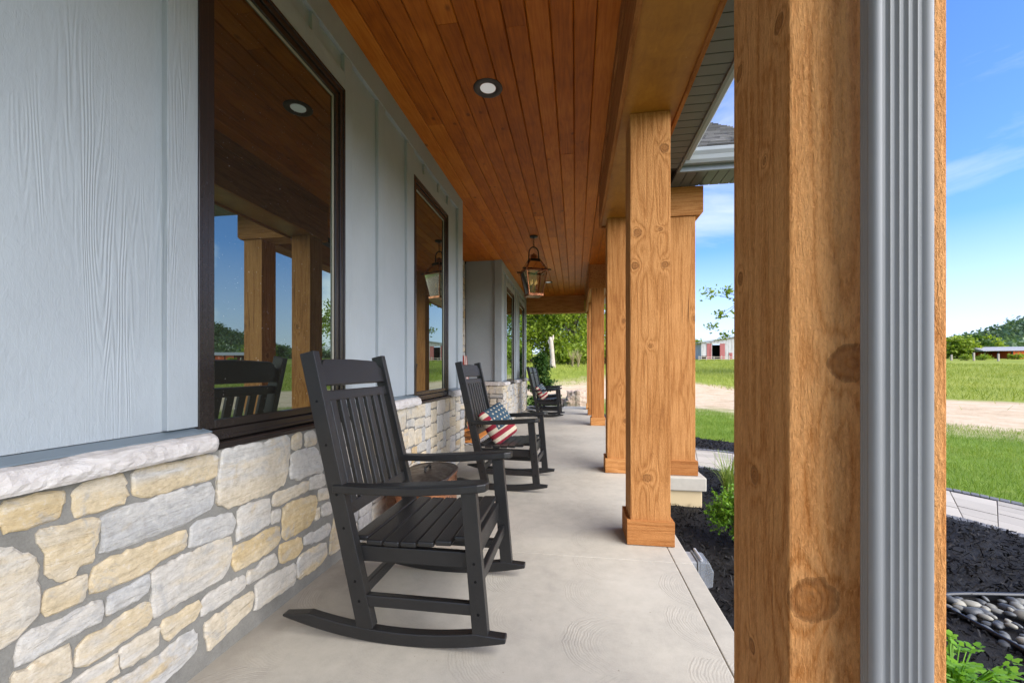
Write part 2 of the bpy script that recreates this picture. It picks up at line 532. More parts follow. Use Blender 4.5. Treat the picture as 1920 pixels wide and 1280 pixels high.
def concrete_mat(swirl=True):
    t = NT('swirl brushed concrete' if swirl else 'cast concrete')
    v = t.obj()
    n1 = t.noise(v, 1.3, 5, 0.6); n2 = t.noise(v, 14, 6, 0.7); n3 = t.noise(v, 240, 3, 0.7)
    val = t.math('ADD', t.math('ADD', t.math('MULTIPLY', n1, 0.5), t.math('MULTIPLY', n2, 0.28)), t.math('MULTIPLY', n3, 0.22))
    c = t.ramp(val, [(0.34, (0.325, 0.30, 0.25)), (0.52, (0.445, 0.407, 0.332)), (0.68, (0.515, 0.475, 0.395))])
    t.set(Roughness=0.8)
    t.b.inputs['Specular IOR Level'].default_value = 0.3
    if swirl:
        # trowel fans: rows of arcs opening to the right
        sp = t.n('SeparateXYZ'); t.l(v, sp.inputs[0])
        CW, CH = 0.44, 0.345
        uu = t.math('DIVIDE', t.math('ADD', sp.outputs[0], 0.13), CW)
        ci = t.math('FLOOR', uu)
        wv = t.n('TexWhiteNoise', noise_dimensions='1D'); t.l(ci, wv.inputs['W'])
        vv = t.math('ADD', t.math('DIVIDE', sp.outputs[1], CH), wv.outputs['Value'])
        cj = t.math('FLOOR', vv)
        cell = t.n('CombineXYZ'); t.l(ci, cell.inputs[0]); t.l(cj, cell.inputs[1])
        wn2 = t.n('TexWhiteNoise', noise_dimensions='2D'); t.l(cell.outputs[0], wn2.inputs['Vector'])
        wc = t.n('SeparateXYZ'); t.l(wn2.outputs['Color'], wc.inputs[0])
        fx = t.math('MULTIPLY', t.math('SUBTRACT', t.math('SUBTRACT', uu, ci), t.math('ADD', t.math('MULTIPLY', wc.outputs[0], 0.16), 0.82)), CW)
        fy = t.math('MULTIPLY', t.math('SUBTRACT', t.math('SUBTRACT', vv, cj), t.math('ADD', t.math('MULTIPLY', wc.outputs[1], 0.3), 0.42)), CH)
        r2 = t.math('SQRT', t.math('ADD', t.math('MULTIPLY', fx, fx), t.math('MULTIPLY', t.math('MULTIPLY', fy, fy), 1.5)))
        rr = t.math('ADD', r2, t.math('MULTIPLY', t.noise(v, 9, 5, 0.65), 0.05))
        rings = t.math('ADD', t.math('SINE', t.math('MULTIPLY', rr, 520.0)), t.math('MULTIPLY', t.math('SINE', t.math('MULTIPLY', rr, 233.0)), 0.7))
        fade = t.ramp(r2, [(0.10, 0.0), (0.17, 0.55), (0.285, 1.0), (0.30, 0.0)])
        left = t.ramp(t.math('ADD', t.math('MULTIPLY', fx, -4.0), 0.2), [(0.1, 0.0), (0.5, 1.0)])
        patch = t.ramp(t.noise(v, 2.7, 3), [(0.36, 0.45), (0.62, 1.0)])
        amt = t.math('MULTIPLY', t.math('MULTIPLY', fade, patch), t.math('MULTIPLY', left, t.math('ADD', t.math('MULTIPLY', wc.outputs[2], 0.7), 0.3)))
        h = t.math('MULTIPLY', rings, amt)
        c = t.mix(t.math('MULTIPLY', t.math('MULTIPLY', t.math('ADD', t.math('MULTIPLY', rings, -0.5), 0.5), amt), 0.15), c, (0.24, 0.215, 0.18))
        c = t.mix(t.math('MULTIPLY', amt, 0.10), c, (0.25, 0.225, 0.19))
        b1 = t.bump(h, 0.19, 0.003)
        t.bump(n3, 0.3, 0.002, b1)
    else:
        t.bump(t.math('ADD', n2, n3), 0.25, 0.003)
    stain = t.ramp(t.noise(v, 0.9, 6, 0.7, 0.8), [(0.50, 0.0), (0.66, 0.10)])
    c = t.mix(stain, c, (0.29, 0.255, 0.20))
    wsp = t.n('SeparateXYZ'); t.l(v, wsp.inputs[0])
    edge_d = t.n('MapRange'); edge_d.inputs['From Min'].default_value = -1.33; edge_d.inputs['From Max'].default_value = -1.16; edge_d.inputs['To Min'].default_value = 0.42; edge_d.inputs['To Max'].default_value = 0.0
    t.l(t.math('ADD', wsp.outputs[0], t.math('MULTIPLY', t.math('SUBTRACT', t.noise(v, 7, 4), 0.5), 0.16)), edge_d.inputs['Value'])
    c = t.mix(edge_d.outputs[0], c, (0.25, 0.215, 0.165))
    speck = t.ramp(t.noise(v, 55, 2, 0.4), [(0.765, 0.0), (0.785, 0.7)])
    c = t.mix(speck, c, (0.14, 0.115, 0.085))
    t.color(c)
    return t.m
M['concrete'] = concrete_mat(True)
M['cast'] = concrete_mat(False)

def glass_mat():
    t = NT('window glass with dark room behind')
    v = t.obj()
    gl = t.n('BsdfGlossy'); gl.inputs['Roughness'].default_value = 0.0
    gl.inputs['Color'].default_value = (0.80, 0.95, 0.84, 1)
    df = t.n('BsdfDiffuse'); df.inputs['Color'].default_value = (0.014, 0.013, 0.011, 1)
    fr = t.n('Fresnel'); fr.inputs['IOR'].default_value = 1.5
    fac = t.math('ADD', t.math('MULTIPLY', fr.outputs[0], 0.9), 0.23, clamp=True)
    dust = t.ramp(t.noise(v, 130, 2, 0.5), [(0.735, 0.0), (0.77, 1.0)])
    dfc = t.mix(dust, (0.014, 0.013, 0.011), (0.4, 0.4, 0.38))
    t.l(dfc, df.inputs['Color'])
    fac = t.math('SUBTRACT', fac, t.math('MULTIPLY', dust, 0.12), clamp=True)
    ms = t.n('MixShader')
    t.l(fac, ms.inputs[0]); t.l(df.outputs[0], ms.inputs[1]); t.l(gl.outputs[0], ms.inputs[2])
    t.l(ms.outputs[0], t.out.inputs['Surface'])
    return t.m
M['glass'] = glass_mat()
M['bronze'] = simple('dark bronze window frame', (0.021, 0.0165, 0.0145), 0.27, 0.0, 0.15, 60, 0.03)
M['spacer'] = simple('pale glazing spacer', (0.32, 0.30, 0.24), 0.45, 0, 0.05, 20, 0)
M['poly'] = None
def poly_mat():
    t = NT('black recycled plastic lumber')
    v = t.obj()
    n = t.noise(v, 330, 3, 0.7); b = t.noise(v, 7, 4, 0.6)
    mp = t.n('Mapping'); mp.inputs['Scale'].default_value = (0.3, 0.3, 0.3); t.l(v, mp.inputs['Vector'])
    t.color(t.ramp(t.math('ADD', t.math('MULTIPLY', n, 0.6), t.math('MULTIPLY', b, 0.4)), [(0.3, (0.0065, 0.0063, 0.006)), (0.7, (0.021, 0.0202, 0.0194))]))
    t.set(Roughness=0.37)
    t.bump(n, 0.45, 0.002)
    return t.m
M['poly'] = poly_mat()
M['screw'] = simple('dark screw', (0.01, 0.01, 0.01), 0.3, 0.7, 0.05, 20, 0)
M['soffit'] = simple('grey aluminium soffit', (0.105, 0.118, 0.115), 0.42, 0.0, 0.05, 8, 0.0)
M['fascia'] = simple('grey aluminium fascia', (0.17, 0.19, 0.19), 0.38, 0.0, 0.05, 8, 0.0)
M['gutter'] = simple('grey gutter', (0.34, 0.355, 0.35), 0.34, 0.0, 0.04, 8, 0.0)
M['downspout'] = simple('grey painted downspout', (0.185, 0.188, 0.188), 0.55, 0.0, 0.05, 6, 0.02)
M['black_iron'] = simple('black iron', (0.012, 0.011, 0.010), 0.45, 0.3, 0.1, 60, 0.1)
M['copper'] = None
def copper_mat(name, lo, hi, rough):
    t = NT(name)
    v = t.obj()
    n = t.noise(v, 9, 6, 0.65, 0.8)
    t.color(t.ramp(n, [(0.3, lo), (0.7, hi)]))
    t.set(Metallic=1.0)
    rr = t.ramp(t.noise(v, 22, 4), [(0.3, rough * 0.7), (0.7, rough * 1.5)])
    t.l(rr, t.b.inputs['Roughness'])
    t.bump(t.noise(v, 14, 3), 0.15, 0.004)
    return t.m
M['copper'] = copper_mat('polished copper', (0.16, 0.055, 0.028), (0.50, 0.21, 0.11), 0.30)
M['old_copper'] = copper_mat('worn copper', (0.55, 0.20, 0.085), (0.92, 0.46, 0.25), 0.27)
M['tub_lid'] = copper_mat('tarnished lid', (0.055, 0.043, 0.036), (0.20, 0.165, 0.14), 0.42)

def clear_mat(name, tint=(0.95, 0.97, 0.97), op=0.16):
    t = NT(name)
    tr = t.n('BsdfTransparent'); tr.inputs['Color'].default_value = (*tint, 1)
    gl = t.n('BsdfGlossy'); gl.inputs['Roughness'].default_value = 0.04
    fr = t.n('Fresnel'); fr.inputs['IOR'].default_value = 1.45
    ms = t.n('MixShader')
    t.l(t.math('ADD', fr.outputs[0], op, clamp=True), ms.inputs[0]); t.l(tr.outputs[0], ms.inputs[1]); t.l(gl.outputs[0], ms.inputs[2])
    t.l(ms.outputs[0], t.out.inputs['Surface'])
    return t.m
M['clear'] = clear_mat('clear glass', op=0.06)
def plastic_mat():
    t = NT('clear plastic cover')
    tr = t.n('BsdfTransparent'); tr.inputs['Color'].default_value = (0.90, 0.92, 0.93, 1)
    t.color((0.42, 0.44, 0.46)); t.set(Roughness=0.18)
    ms = t.n('MixShader'); ms.inputs[0].default_value = 0.30
    t.l(tr.outputs[0], ms.inputs[1]); t.l(t.b.outputs[0], ms.inputs[2]); t.l(ms.outputs[0], t.out.inputs['Surface'])
    return t.m
M['clear_plastic'] = plastic_mat()

def shingle_mat():
    t = NT('asphalt shingles')
    v = t.obj()
    geo = t.n('NewGeometry')
    n = t.noise(v, 90, 5, 0.7)
    val = t.math('ADD', t.math('MULTIPLY', geo.outputs['Random Per Island'], 0.55), t.math('MULTIPLY', n, 0.45))
    t.color(t.ramp(val, [(0.2, (0.10, 0.095, 0.09)), (0.8, (0.27, 0.255, 0.235))]))
    t.set(Roughness=0.95)
    t.bump(n, 0.4, 0.003)
    return t.m
M['shingle'] = shingle_mat()

def leaf_mat(name, stops, rough=0.55, trans=0.3, nscale=1.2):
    t = NT(name)
    v = t.obj()
    geo = t.n('NewGeometry')
    n = t.noise(v, nscale, 3, 0.6)
    val = t.math('ADD', t.math('MULTIPLY', geo.outputs['Random Per Island'], 0.50), t.math('MULTIPLY', t.math('ADD', t.math('MULTIPLY', t.math('SUBTRACT', n, 0.5), 1.7), 0.5), 0.50))
    c = t.ramp(val, stops)
    t.color(c)
    t.set(Roughness=rough)
    t.b.inputs['Specular IOR Level'].default_value = 0.25
    tl = t.n('BsdfTranslucent')
    t.l(t.mix(1.0, c, (1.15, 1.2, 0.6), 'MULTIPLY'), tl.inputs['Color'])
    ms = t.n('MixShader'); ms.inputs[0].default_value = trans
    t.l(t.b.outputs[0], ms.inputs[1]); t.l(tl.outputs[0], ms.inputs[2])
    t.l(ms.outputs[0], t.out.inputs['Surface'])
    return t.m
M['leaf'] = leaf_mat('summer leaves', [(0.15, (0.11, 0.17, 0.016)), (0.5, (0.24, 0.32, 0.03)), (0.85, (0.40, 0.46, 0.06))], trans=0.42)
M['leaf_dark'] = leaf_mat('dark leaves', [(0.15, (0.028, 0.065, 0.014)), (0.5, (0.06, 0.125, 0.022)), (0.85, (0.12, 0.19, 0.035))])
M['leaf_far'] = leaf_mat('wooded hill leaves', [(0.15, (0.075, 0.125, 0.06)), (0.5, (0.13, 0.20, 0.085)), (0.85, (0.24, 0.31, 0.12))], nscale=0.05, trans=0.2)
M['leaf_box'] = leaf_mat('boxwood leaves', [(0.1, (0.045, 0.12, 0.010)), (0.5, (0.11, 0.24, 0.016)), (0.9, (0.24, 0.40, 0.035))], 0.4, 0.3, 5.0)
M['leaf_cypress'] = leaf_mat('cypress sprays', [(0.1, (0.020, 0.055, 0.010)), (0.5, (0.045, 0.11, 0.016)), (0.9, (0.13, 0.22, 0.03))], 0.6, 0.2, 5.0)
M['leaf_bright'] = leaf_mat('bright perennial leaves', [(0.1, (0.10, 0.25, 0.012)), (0.5, (0.19, 0.40, 0.022)), (0.9, (0.32, 0.55, 0.05))], 0.4, 0.35, 6.0)
M['blade'] = leaf_mat('lawn blades', [(0.1, (0.09, 0.17, 0.016)), (0.45, (0.18, 0.275, 0.032)), (0.75, (0.29, 0.35, 0.07)), (1.0, (0.44, 0.39, 0.17))], 0.55, 0.35, 0.5)
M['meadow'] = leaf_mat('meadow grass', [(0.1, (0.14, 0.19, 0.022)), (0.45, (0.25, 0.30, 0.04)), (0.8, (0.36, 0.37, 0.075)), (1.0, (0.48, 0.42, 0.18))], 0.6, 0.3, 0.12)
M['reed'] = leaf_mat('ornamental grass blades', [(0.1, (0.10, 0.17, 0.03)), (0.5, (0.22, 0.31, 0.06)), (0.9, (0.45, 0.46, 0.16))], 0.5, 0.3, 3.0)
M['dry_reed'] = leaf_mat('dry grass', [(0.1, (0.30, 0.24, 0.12)), (0.9, (0.55, 0.46, 0.28))], 0.6, 0.3, 3.0)

def bark_mat(name, lo, hi):
    t = NT(name)
    v = t.obj((1, 1, 0.2))
    n = t.noise(v, 14, 6, 0.7)
    t.color(t.ramp(n, [(0.3, lo), (0.7, hi)]))
    t.set(Roughness=0.95)
    t.bump(n, 0.7, 0.03)
    return t.m
M['bark'] = bark_mat('bark', (0.045, 0.033, 0.022), (0.15, 0.115, 0.08))
M['deadwood'] = bark_mat('bleached dead wood', (0.30, 0.24, 0.18), (0.55, 0.47, 0.38))

def ground_mat():
    t = NT('lawn, graded dirt and meadow')
    geo = t.n('NewGeometry')
    sep = t.n('SeparateXYZ'); t.l(geo.outputs['Position'], sep.inputs[0])
    s = t.math('MULTIPLY', t.math('ADD', sep.outputs[0], sep.outputs[1]), 0.7071)
    P = geo.outputs['Position']
    w1 = t.noise(P, 0.16, 4, 0.6); w2 = t.noise(P, 1.1, 5, 0.65); w3 = t.noise(P, 9, 5, 0.7)
    sw = t.math('ADD', s, t.math('ADD', t.math('MULTIPLY', t.math('SUBTRACT', w1, 0.5), 6.0), t.math('MULTIPLY', t.math('SUBTRACT', w2, 0.5), 3.5)))
    lawn = t.ramp(t.math('ADD', t.math('MULTIPLY', w2, 0.5), t.math('MULTIPLY', w3, 0.5)), [(0.3, (0.10, 0.17, 0.02)), (0.55, (0.17, 0.25, 0.035)), (0.75, (0.30, 0.29, 0.09))])
    dirt = t.ramp(t.math('ADD', t.math('MULTIPLY', w2, 0.6), t.math('MULTIPLY', w3, 0.4)), [(0.32, (0.42, 0.29, 0.17)), (0.5, (0.60, 0.45, 0.29)), (0.7, (0.70, 0.56, 0.40))])
    mead = t.ramp(t.math('ADD', t.math('MULTIPLY', w1, 0.5), t.math('MULTIPLY', w2, 0.5)), [(0.3, (0.15, 0.20, 0.025)), (0.55, (0.26, 0.29, 0.045)), (0.75, (0.36, 0.34, 0.09))])
    f1 = t.n('MapRange'); f1.inputs['From Min'].default_value = 12.4; f1.inputs['From Max'].default_value = 15.8; t.l(sw, f1.inputs['Value'])
    f2 = t.n('MapRange'); f2.inputs['From Min'].default_value = 27.5; f2.inputs['From Max'].default_value = 29.5; t.l(t.math('ADD', sw, t.math('MAXIMUM', t.math('MULTIPLY', t.math('SUBTRACT', 6.0, sep.outputs[0]), 1.1), 0.0)), f2.inputs['Value'])
    tuft = t.ramp(t.math('ADD', t.math('MULTIPLY', w2, 0.6), t.math('MULTIPLY', w1, 0.4)), [(0.57, 0.0), (0.63, 0.75)])
    c = t.mix(f1.outputs[0], lawn, t.mix(tuft, dirt, lawn))
    c = t.mix(f2.outputs[0], c, mead)
    t.color(c)
    t.set(Roughness=0.95)
    t.b.inputs['Specular IOR Level'].default_value = 0.1
    t.bump(t.math('ADD', w3, w2), 0.6, 0.05)
    return t.m
M['ground'] = ground_mat()

def mulch_mat():
    t = NT('black mulch')
    v = t.obj()
    n = t.noise(v, 60, 5, 0.75, 1.0); geo = t.n('NewGeometry')
    val = t.math('ADD', t.math('MULTIPLY', n, 0.5), t.math('MULTIPLY', geo.outputs['Random Per Island'], 0.5))
    t.color(t.ramp(val, [(0.28, (0.004, 0.0036, 0.0034)), (0.6, (0.014, 0.0125, 0.0115)), (0.8, (0.042, 0.036, 0.031)), (0.93, (0.10, 0.078, 0.058)), (1.0, (0.22, 0.15, 0.085))]))
    t.set(Roughness=0.7)
    t.b.inputs['Specular IOR Level'].default_value = 0.18
    t.bump(n, 0.8, 0.01)
    return t.m
M['mulch'] = mulch_mat()

def river_mat():
    t = NT('polished river stones')
    v = t.obj(); geo = t.n('NewGeometry')
    n = t.noise(v, 26, 5, 0.6, 0.5)
    val = t.math('ADD', t.math('MULTIPLY', geo.outputs['Random Per Island'], 0.75), t.math('MULTIPLY', n, 0.25))
    t.color(t.ramp(val, [(0.1, (0.035, 0.036, 0.036)), (0.4, (0.09, 0.092, 0.085)), (0.6, (0.17, 0.165, 0.135)), (0.8, (0.28, 0.255, 0.19)), (0.95, (0.40, 0.37, 0.29))]))
    t.set(Roughness=0.5)
    return t.m
M['river'] = river_mat()
M['edging'] = simple('black plastic edging', (0.012, 0.012, 0.013), 0.4, 0, 0.1, 40, 0.05)

def paver_mat(name, c, sc):
    t = NT(name)
    geo = t.n('NewGeometry')
    v = geo.outputs['Position']
    n = t.noise(v, 3, 5, 0.65); f = t.noise(v, 120, 4, 0.7)
    val = t.math('ADD', t.math('MULTIPLY', geo.outputs['Random Per Island'], 0.4), t.math('ADD', t.math('MULTIPLY', n, 0.35), t.math('MULTIPLY', f, 0.25)))
    t.color(t.ramp(val, [(0.25, tuple(q * (1 - sc) for q in c)), (0.75, tuple(q * (1 + sc) for q in c))]))
    t.set(Roughness=0.85)
    t.bump(f, 0.3, 0.003)
    return t.m
M['paver'] = paver_mat('buff pavers', (0.42, 0.375, 0.305), 0.20)
M['paver_dark'] = paver_mat('charcoal border pavers', (0.125, 0.125, 0.13), 0.22)
M['rock'] = None
def rock_mat():
    t = NT('brown boulder')
    v = t.obj((1, 1, 2.2))
    n = t.noise(v, 4, 8, 0.7, 1.0)
    t.color(t.ramp(n, [(0.3, (0.20, 0.13, 0.09)), (0.52, (0.42, 0.31, 0.23)), (0.72, (0.60, 0.50, 0.42))]))
    t.set(Roughness=0.95)
    t.bump(n, 0.8, 0.06)
    return t.m
M['rock'] = rock_mat()

# ------------------------------------------------------------------ the house: one thing, with its parts
house = empty('house', (-1.35, 0, 0))
HX = Vector((-1.35, 0, 0))
tag(house, 'house front with covered cedar post porch, blue grey board siding and limestone base', 'house')
def hp(mb, name, mats, parent=None, bevel=0.0, smooth=False, loc=None, seg=2):
    """a part of the house (world coordinates in mb)"""
    if loc is None: loc = (0, 0, 0)
    o = mb.build(name, mats, None, bevel, smooth, seg, loc)
    p = parent or house
    o.parent = p
    base = HX if p is house else None
    if base is not None: o.location = Vector(loc) - HX
    else: o.location = Vector(loc) - Vector(p['_w'])
    o['_w'] = tuple(loc)
    return o

XS, XW = -1.345, -1.40        # stone face, siding face
CEIL = 3.17
SUBF = 2.70                   # beam underside

# --- stone walls
PAL = [((0.445, 0.43, 0.40), 3), ((0.53, 0.46, 0.345), 5), ((0.57, 0.47, 0.32), 3), ((0.50, 0.36, 0.19), 0.7), ((0.50, 0.465, 0.40), 3), ((0.37, 0.36, 0.345), 1.2), ((0.52, 0.47, 0.40), 3)]
def pick(rng):
    tot = sum(w for _, w in PAL); r = rng.random() * tot
    for c, w in PAL:
        r -= w
        if r <= 0: break
    j = 1 + (rng.random() - 0.5) * 0.16
    return tuple(q * j for q in c)

def chaikin(p, amt=0.22):
    out = []
    n = len(p)
    for i in range(n):
        a, b = p[i], p[(i + 1) % n]
        out.append((a[0] + (b[0] - a[0]) * amt, a[1] + (b[1] - a[1]) * amt))
        out.append((a[0] + (b[0] - a[0]) * (1 - amt), a[1] + (b[1] - a[1]) * (1 - amt)))
    return out

def add_stone(mb, poly, P, rng, depth=0.026, ca=None, cb=None, step=0.022, rag=0.0028):
    poly = chaikin(poly, 0.13)
    pts = []
    n = len(poly)
    for i in range(n):
        a, b = poly[i], poly[(i + 1) % n]
        d = math.hypot(b[0] - a[0], b[1] - a[1])
        k = max(1, int(d / step))
        for j in range(k):
            t = j / k
            pts.append((a[0] + (b[0] - a[0]) * t + rng.gauss(0, rag), a[1] + (b[1] - a[1]) * t + rng.gauss(0, rag)))
    n = len(pts)
    if n < 3: return
    ar = sum(pts[i][0] * pts[(i + 1) % n][1] - pts[(i + 1) % n][0] * pts[i][1] for i in range(n))
    if ar < 0: pts = pts[::-1]
    cx = sum(p[0] for p in pts) / n; cy = sum(p[1] for p in pts) / n
    v0 = min(p[1] for p in pts); v1 = max(p[1] for p in pts)
    tu, tv = rng.gauss(0, 0.018), rng.gauss(0, 0.022)
    ph = rng.random() * 100
    ca = ca or pick(rng)
    cb = cb or (pick(rng) if rng.random() < 0.55 else tuple(q * 0.9 for q in ca))
    split = rng.random() < 0.45
    cut = rng.uniform(0.3, 0.7)
    nrm = []
    for i in range(n):
        ex_, ey_ = pts[(i + 1) % n][0] - pts[i - 1][0], pts[(i + 1) % n][1] - pts[i - 1][1]
        l_ = math.hypot(ex_, ey_) or 1
        nrm.append((-ey_ / l_, ex_ / l_))
    nrm = [((nrm[i - 1][0] + nrm[i][0] + nrm[(i + 1) % n][0]) / 3, (nrm[i - 1][1] + nrm[i][1] + nrm[(i + 1) % n][1]) / 3) for i in range(n)]
    vs = []; cs = []
    lim = 0.3 * min(v1 - v0, max(p[0] for p in pts) - min(p[0] for p in pts))
    for ri, (off, d) in enumerate(((-0.006, 0.0), (-0.005, depth * 0.80), (min(lim * 0.3, 0.001), depth * 1.0), (min(lim, 0.018), depth * 1.05))):
        for (u, v), (nx, ny) in zip(pts, nrm):
            oo = off * (1 if ri < 2 else rng.uniform(0.5, 1.5))
            uu, vv = u + nx * oo, v + ny * oo
            dd = d + ((uu - cx) * tu + (vv - cy) * tv if ri else 0)
            if ri >= 2: dd += mnoise.noise(Vector((uu * 18 + ph, vv * 18, ph))) * 0.003
            vs.append(P(uu, vv, dd))
            c = ca
            if split:
                k = ((v - v0) / (v1 - v0 + 1e-6) - cut) * 4 + 0.5 + 1.2 * mnoise.noise(Vector((u * 9, v * 9, ph)))
                k = min(1, max(0, k)); c = tuple(cb[i] + (ca[i] - cb[i]) * k for i in range(3))
            if ri in (1, 2):
                b_ = 1 + 0.22 * max(0, mnoise.noise(Vector((u * 40, v * 40, ph + 5))) + 0.15)
                c = tuple(min(0.8, q * b_) for q in c)
            cs.append(c)
    fs = []
    for r in range(3):
        for i in range(n):
            j = (i + 1) % n
            fs.append((r * n + i, r * n + j, (r + 1) * n + j, (r + 1) * n + i))
    # inner face: a grid of points kept inside, joined to the rim by triangulation
    rim = [(pts[i][0] + nrm[i][0] * min(lim, 0.018), pts[i][1] + nrm[i][1] * min(lim, 0.018)) for i in range(n)]
    for tri in tessellate_polygon([[Vector((p[0], p[1], 0)) for p in rim]]):
        fs.append(tuple(3 * n + q for q in tri))
    b0 = len(mb.v)
    mb.add(vs, fs, 0, ca, tuple(cb))
    mb.c[b0:] = cs

def rubble(u0, u1, v0, v1, rng, out, big=0.0):
    """guillotine layout of roughly squared stones"""
    w, h = u1 - u0, v1 - v0
    if (w < 0.30 and h < 0.20 and (w * h < 0.030 or rng.random() < 0.25)) or (w < 0.13 and h < 0.13):
        out.append((u0, u1, v0, v1)); return
    if w / h > 1.35 or (w > 0.25 and rng.random() < 0.4 and w > h * 0.9):
        c = u0 + w * rng.uniform(0.34, 0.66)
        rubble(u0, c, v0, v1, rng, out); rubble(c, u1, v0, v1, rng, out)
    else:
        c = v0 + h * rng.uniform(0.34, 0.66)
        rubble(u0, u1, v0, c, rng, out); rubble(u0, u1, c, v1, rng, out)

def rubble_wall(mb, u0, u1, v0, v1, P, seed, gap=0.012, depth=0.024, step=0.03):
    rng = random.Random(seed)
    cells = []
    u = u0
    while u < u1 - 1e-6:
        e = min(u1, u + rng.uniform(0.55, 0.95))
        if u1 - e < 0.3: e = u1
        rubble(u, e, v0, v1, rng, cells)
        u = e
    for (a, b, c, d) in cells:
        g = gap * rng.uniform(0.55, 1.1)
        j = lambda: rng.uniform(-0.006, 0.008)
        poly = [(a + g + j(), c + g + j()), ((a + b) / 2 + j(), c + g + j() * 0.7), (b - g + j(), c + g + j()), (b - g + j(), (c + d) / 2 + j()),
                (b - g + j(), d - g + j()), ((a + b) / 2 + j(), d - g + j() * 0.7), (a + g + j(), d - g + j()), (a + g + j(), (c + d) / 2 + j())]
        if b - a < 0.05 or d - c < 0.05: continue
        add_stone(mb, poly, P, rng, depth * rng.uniform(0.92, 1.2), step=step)

rngS = random.Random(5)
Cc, Ss = math.cos(R(8.73)), math.sin(R(8.73))
GRAY = (0.47, 0.45, 0.41); CREAM = (0.53, 0.455, 0.335); TAN = (0.53, 0.43, 0.275); OCH = (0.50, 0.38, 0.205); PALE = (0.49, 0.455, 0.395); DGR = (0.40, 0.39, 0.365)
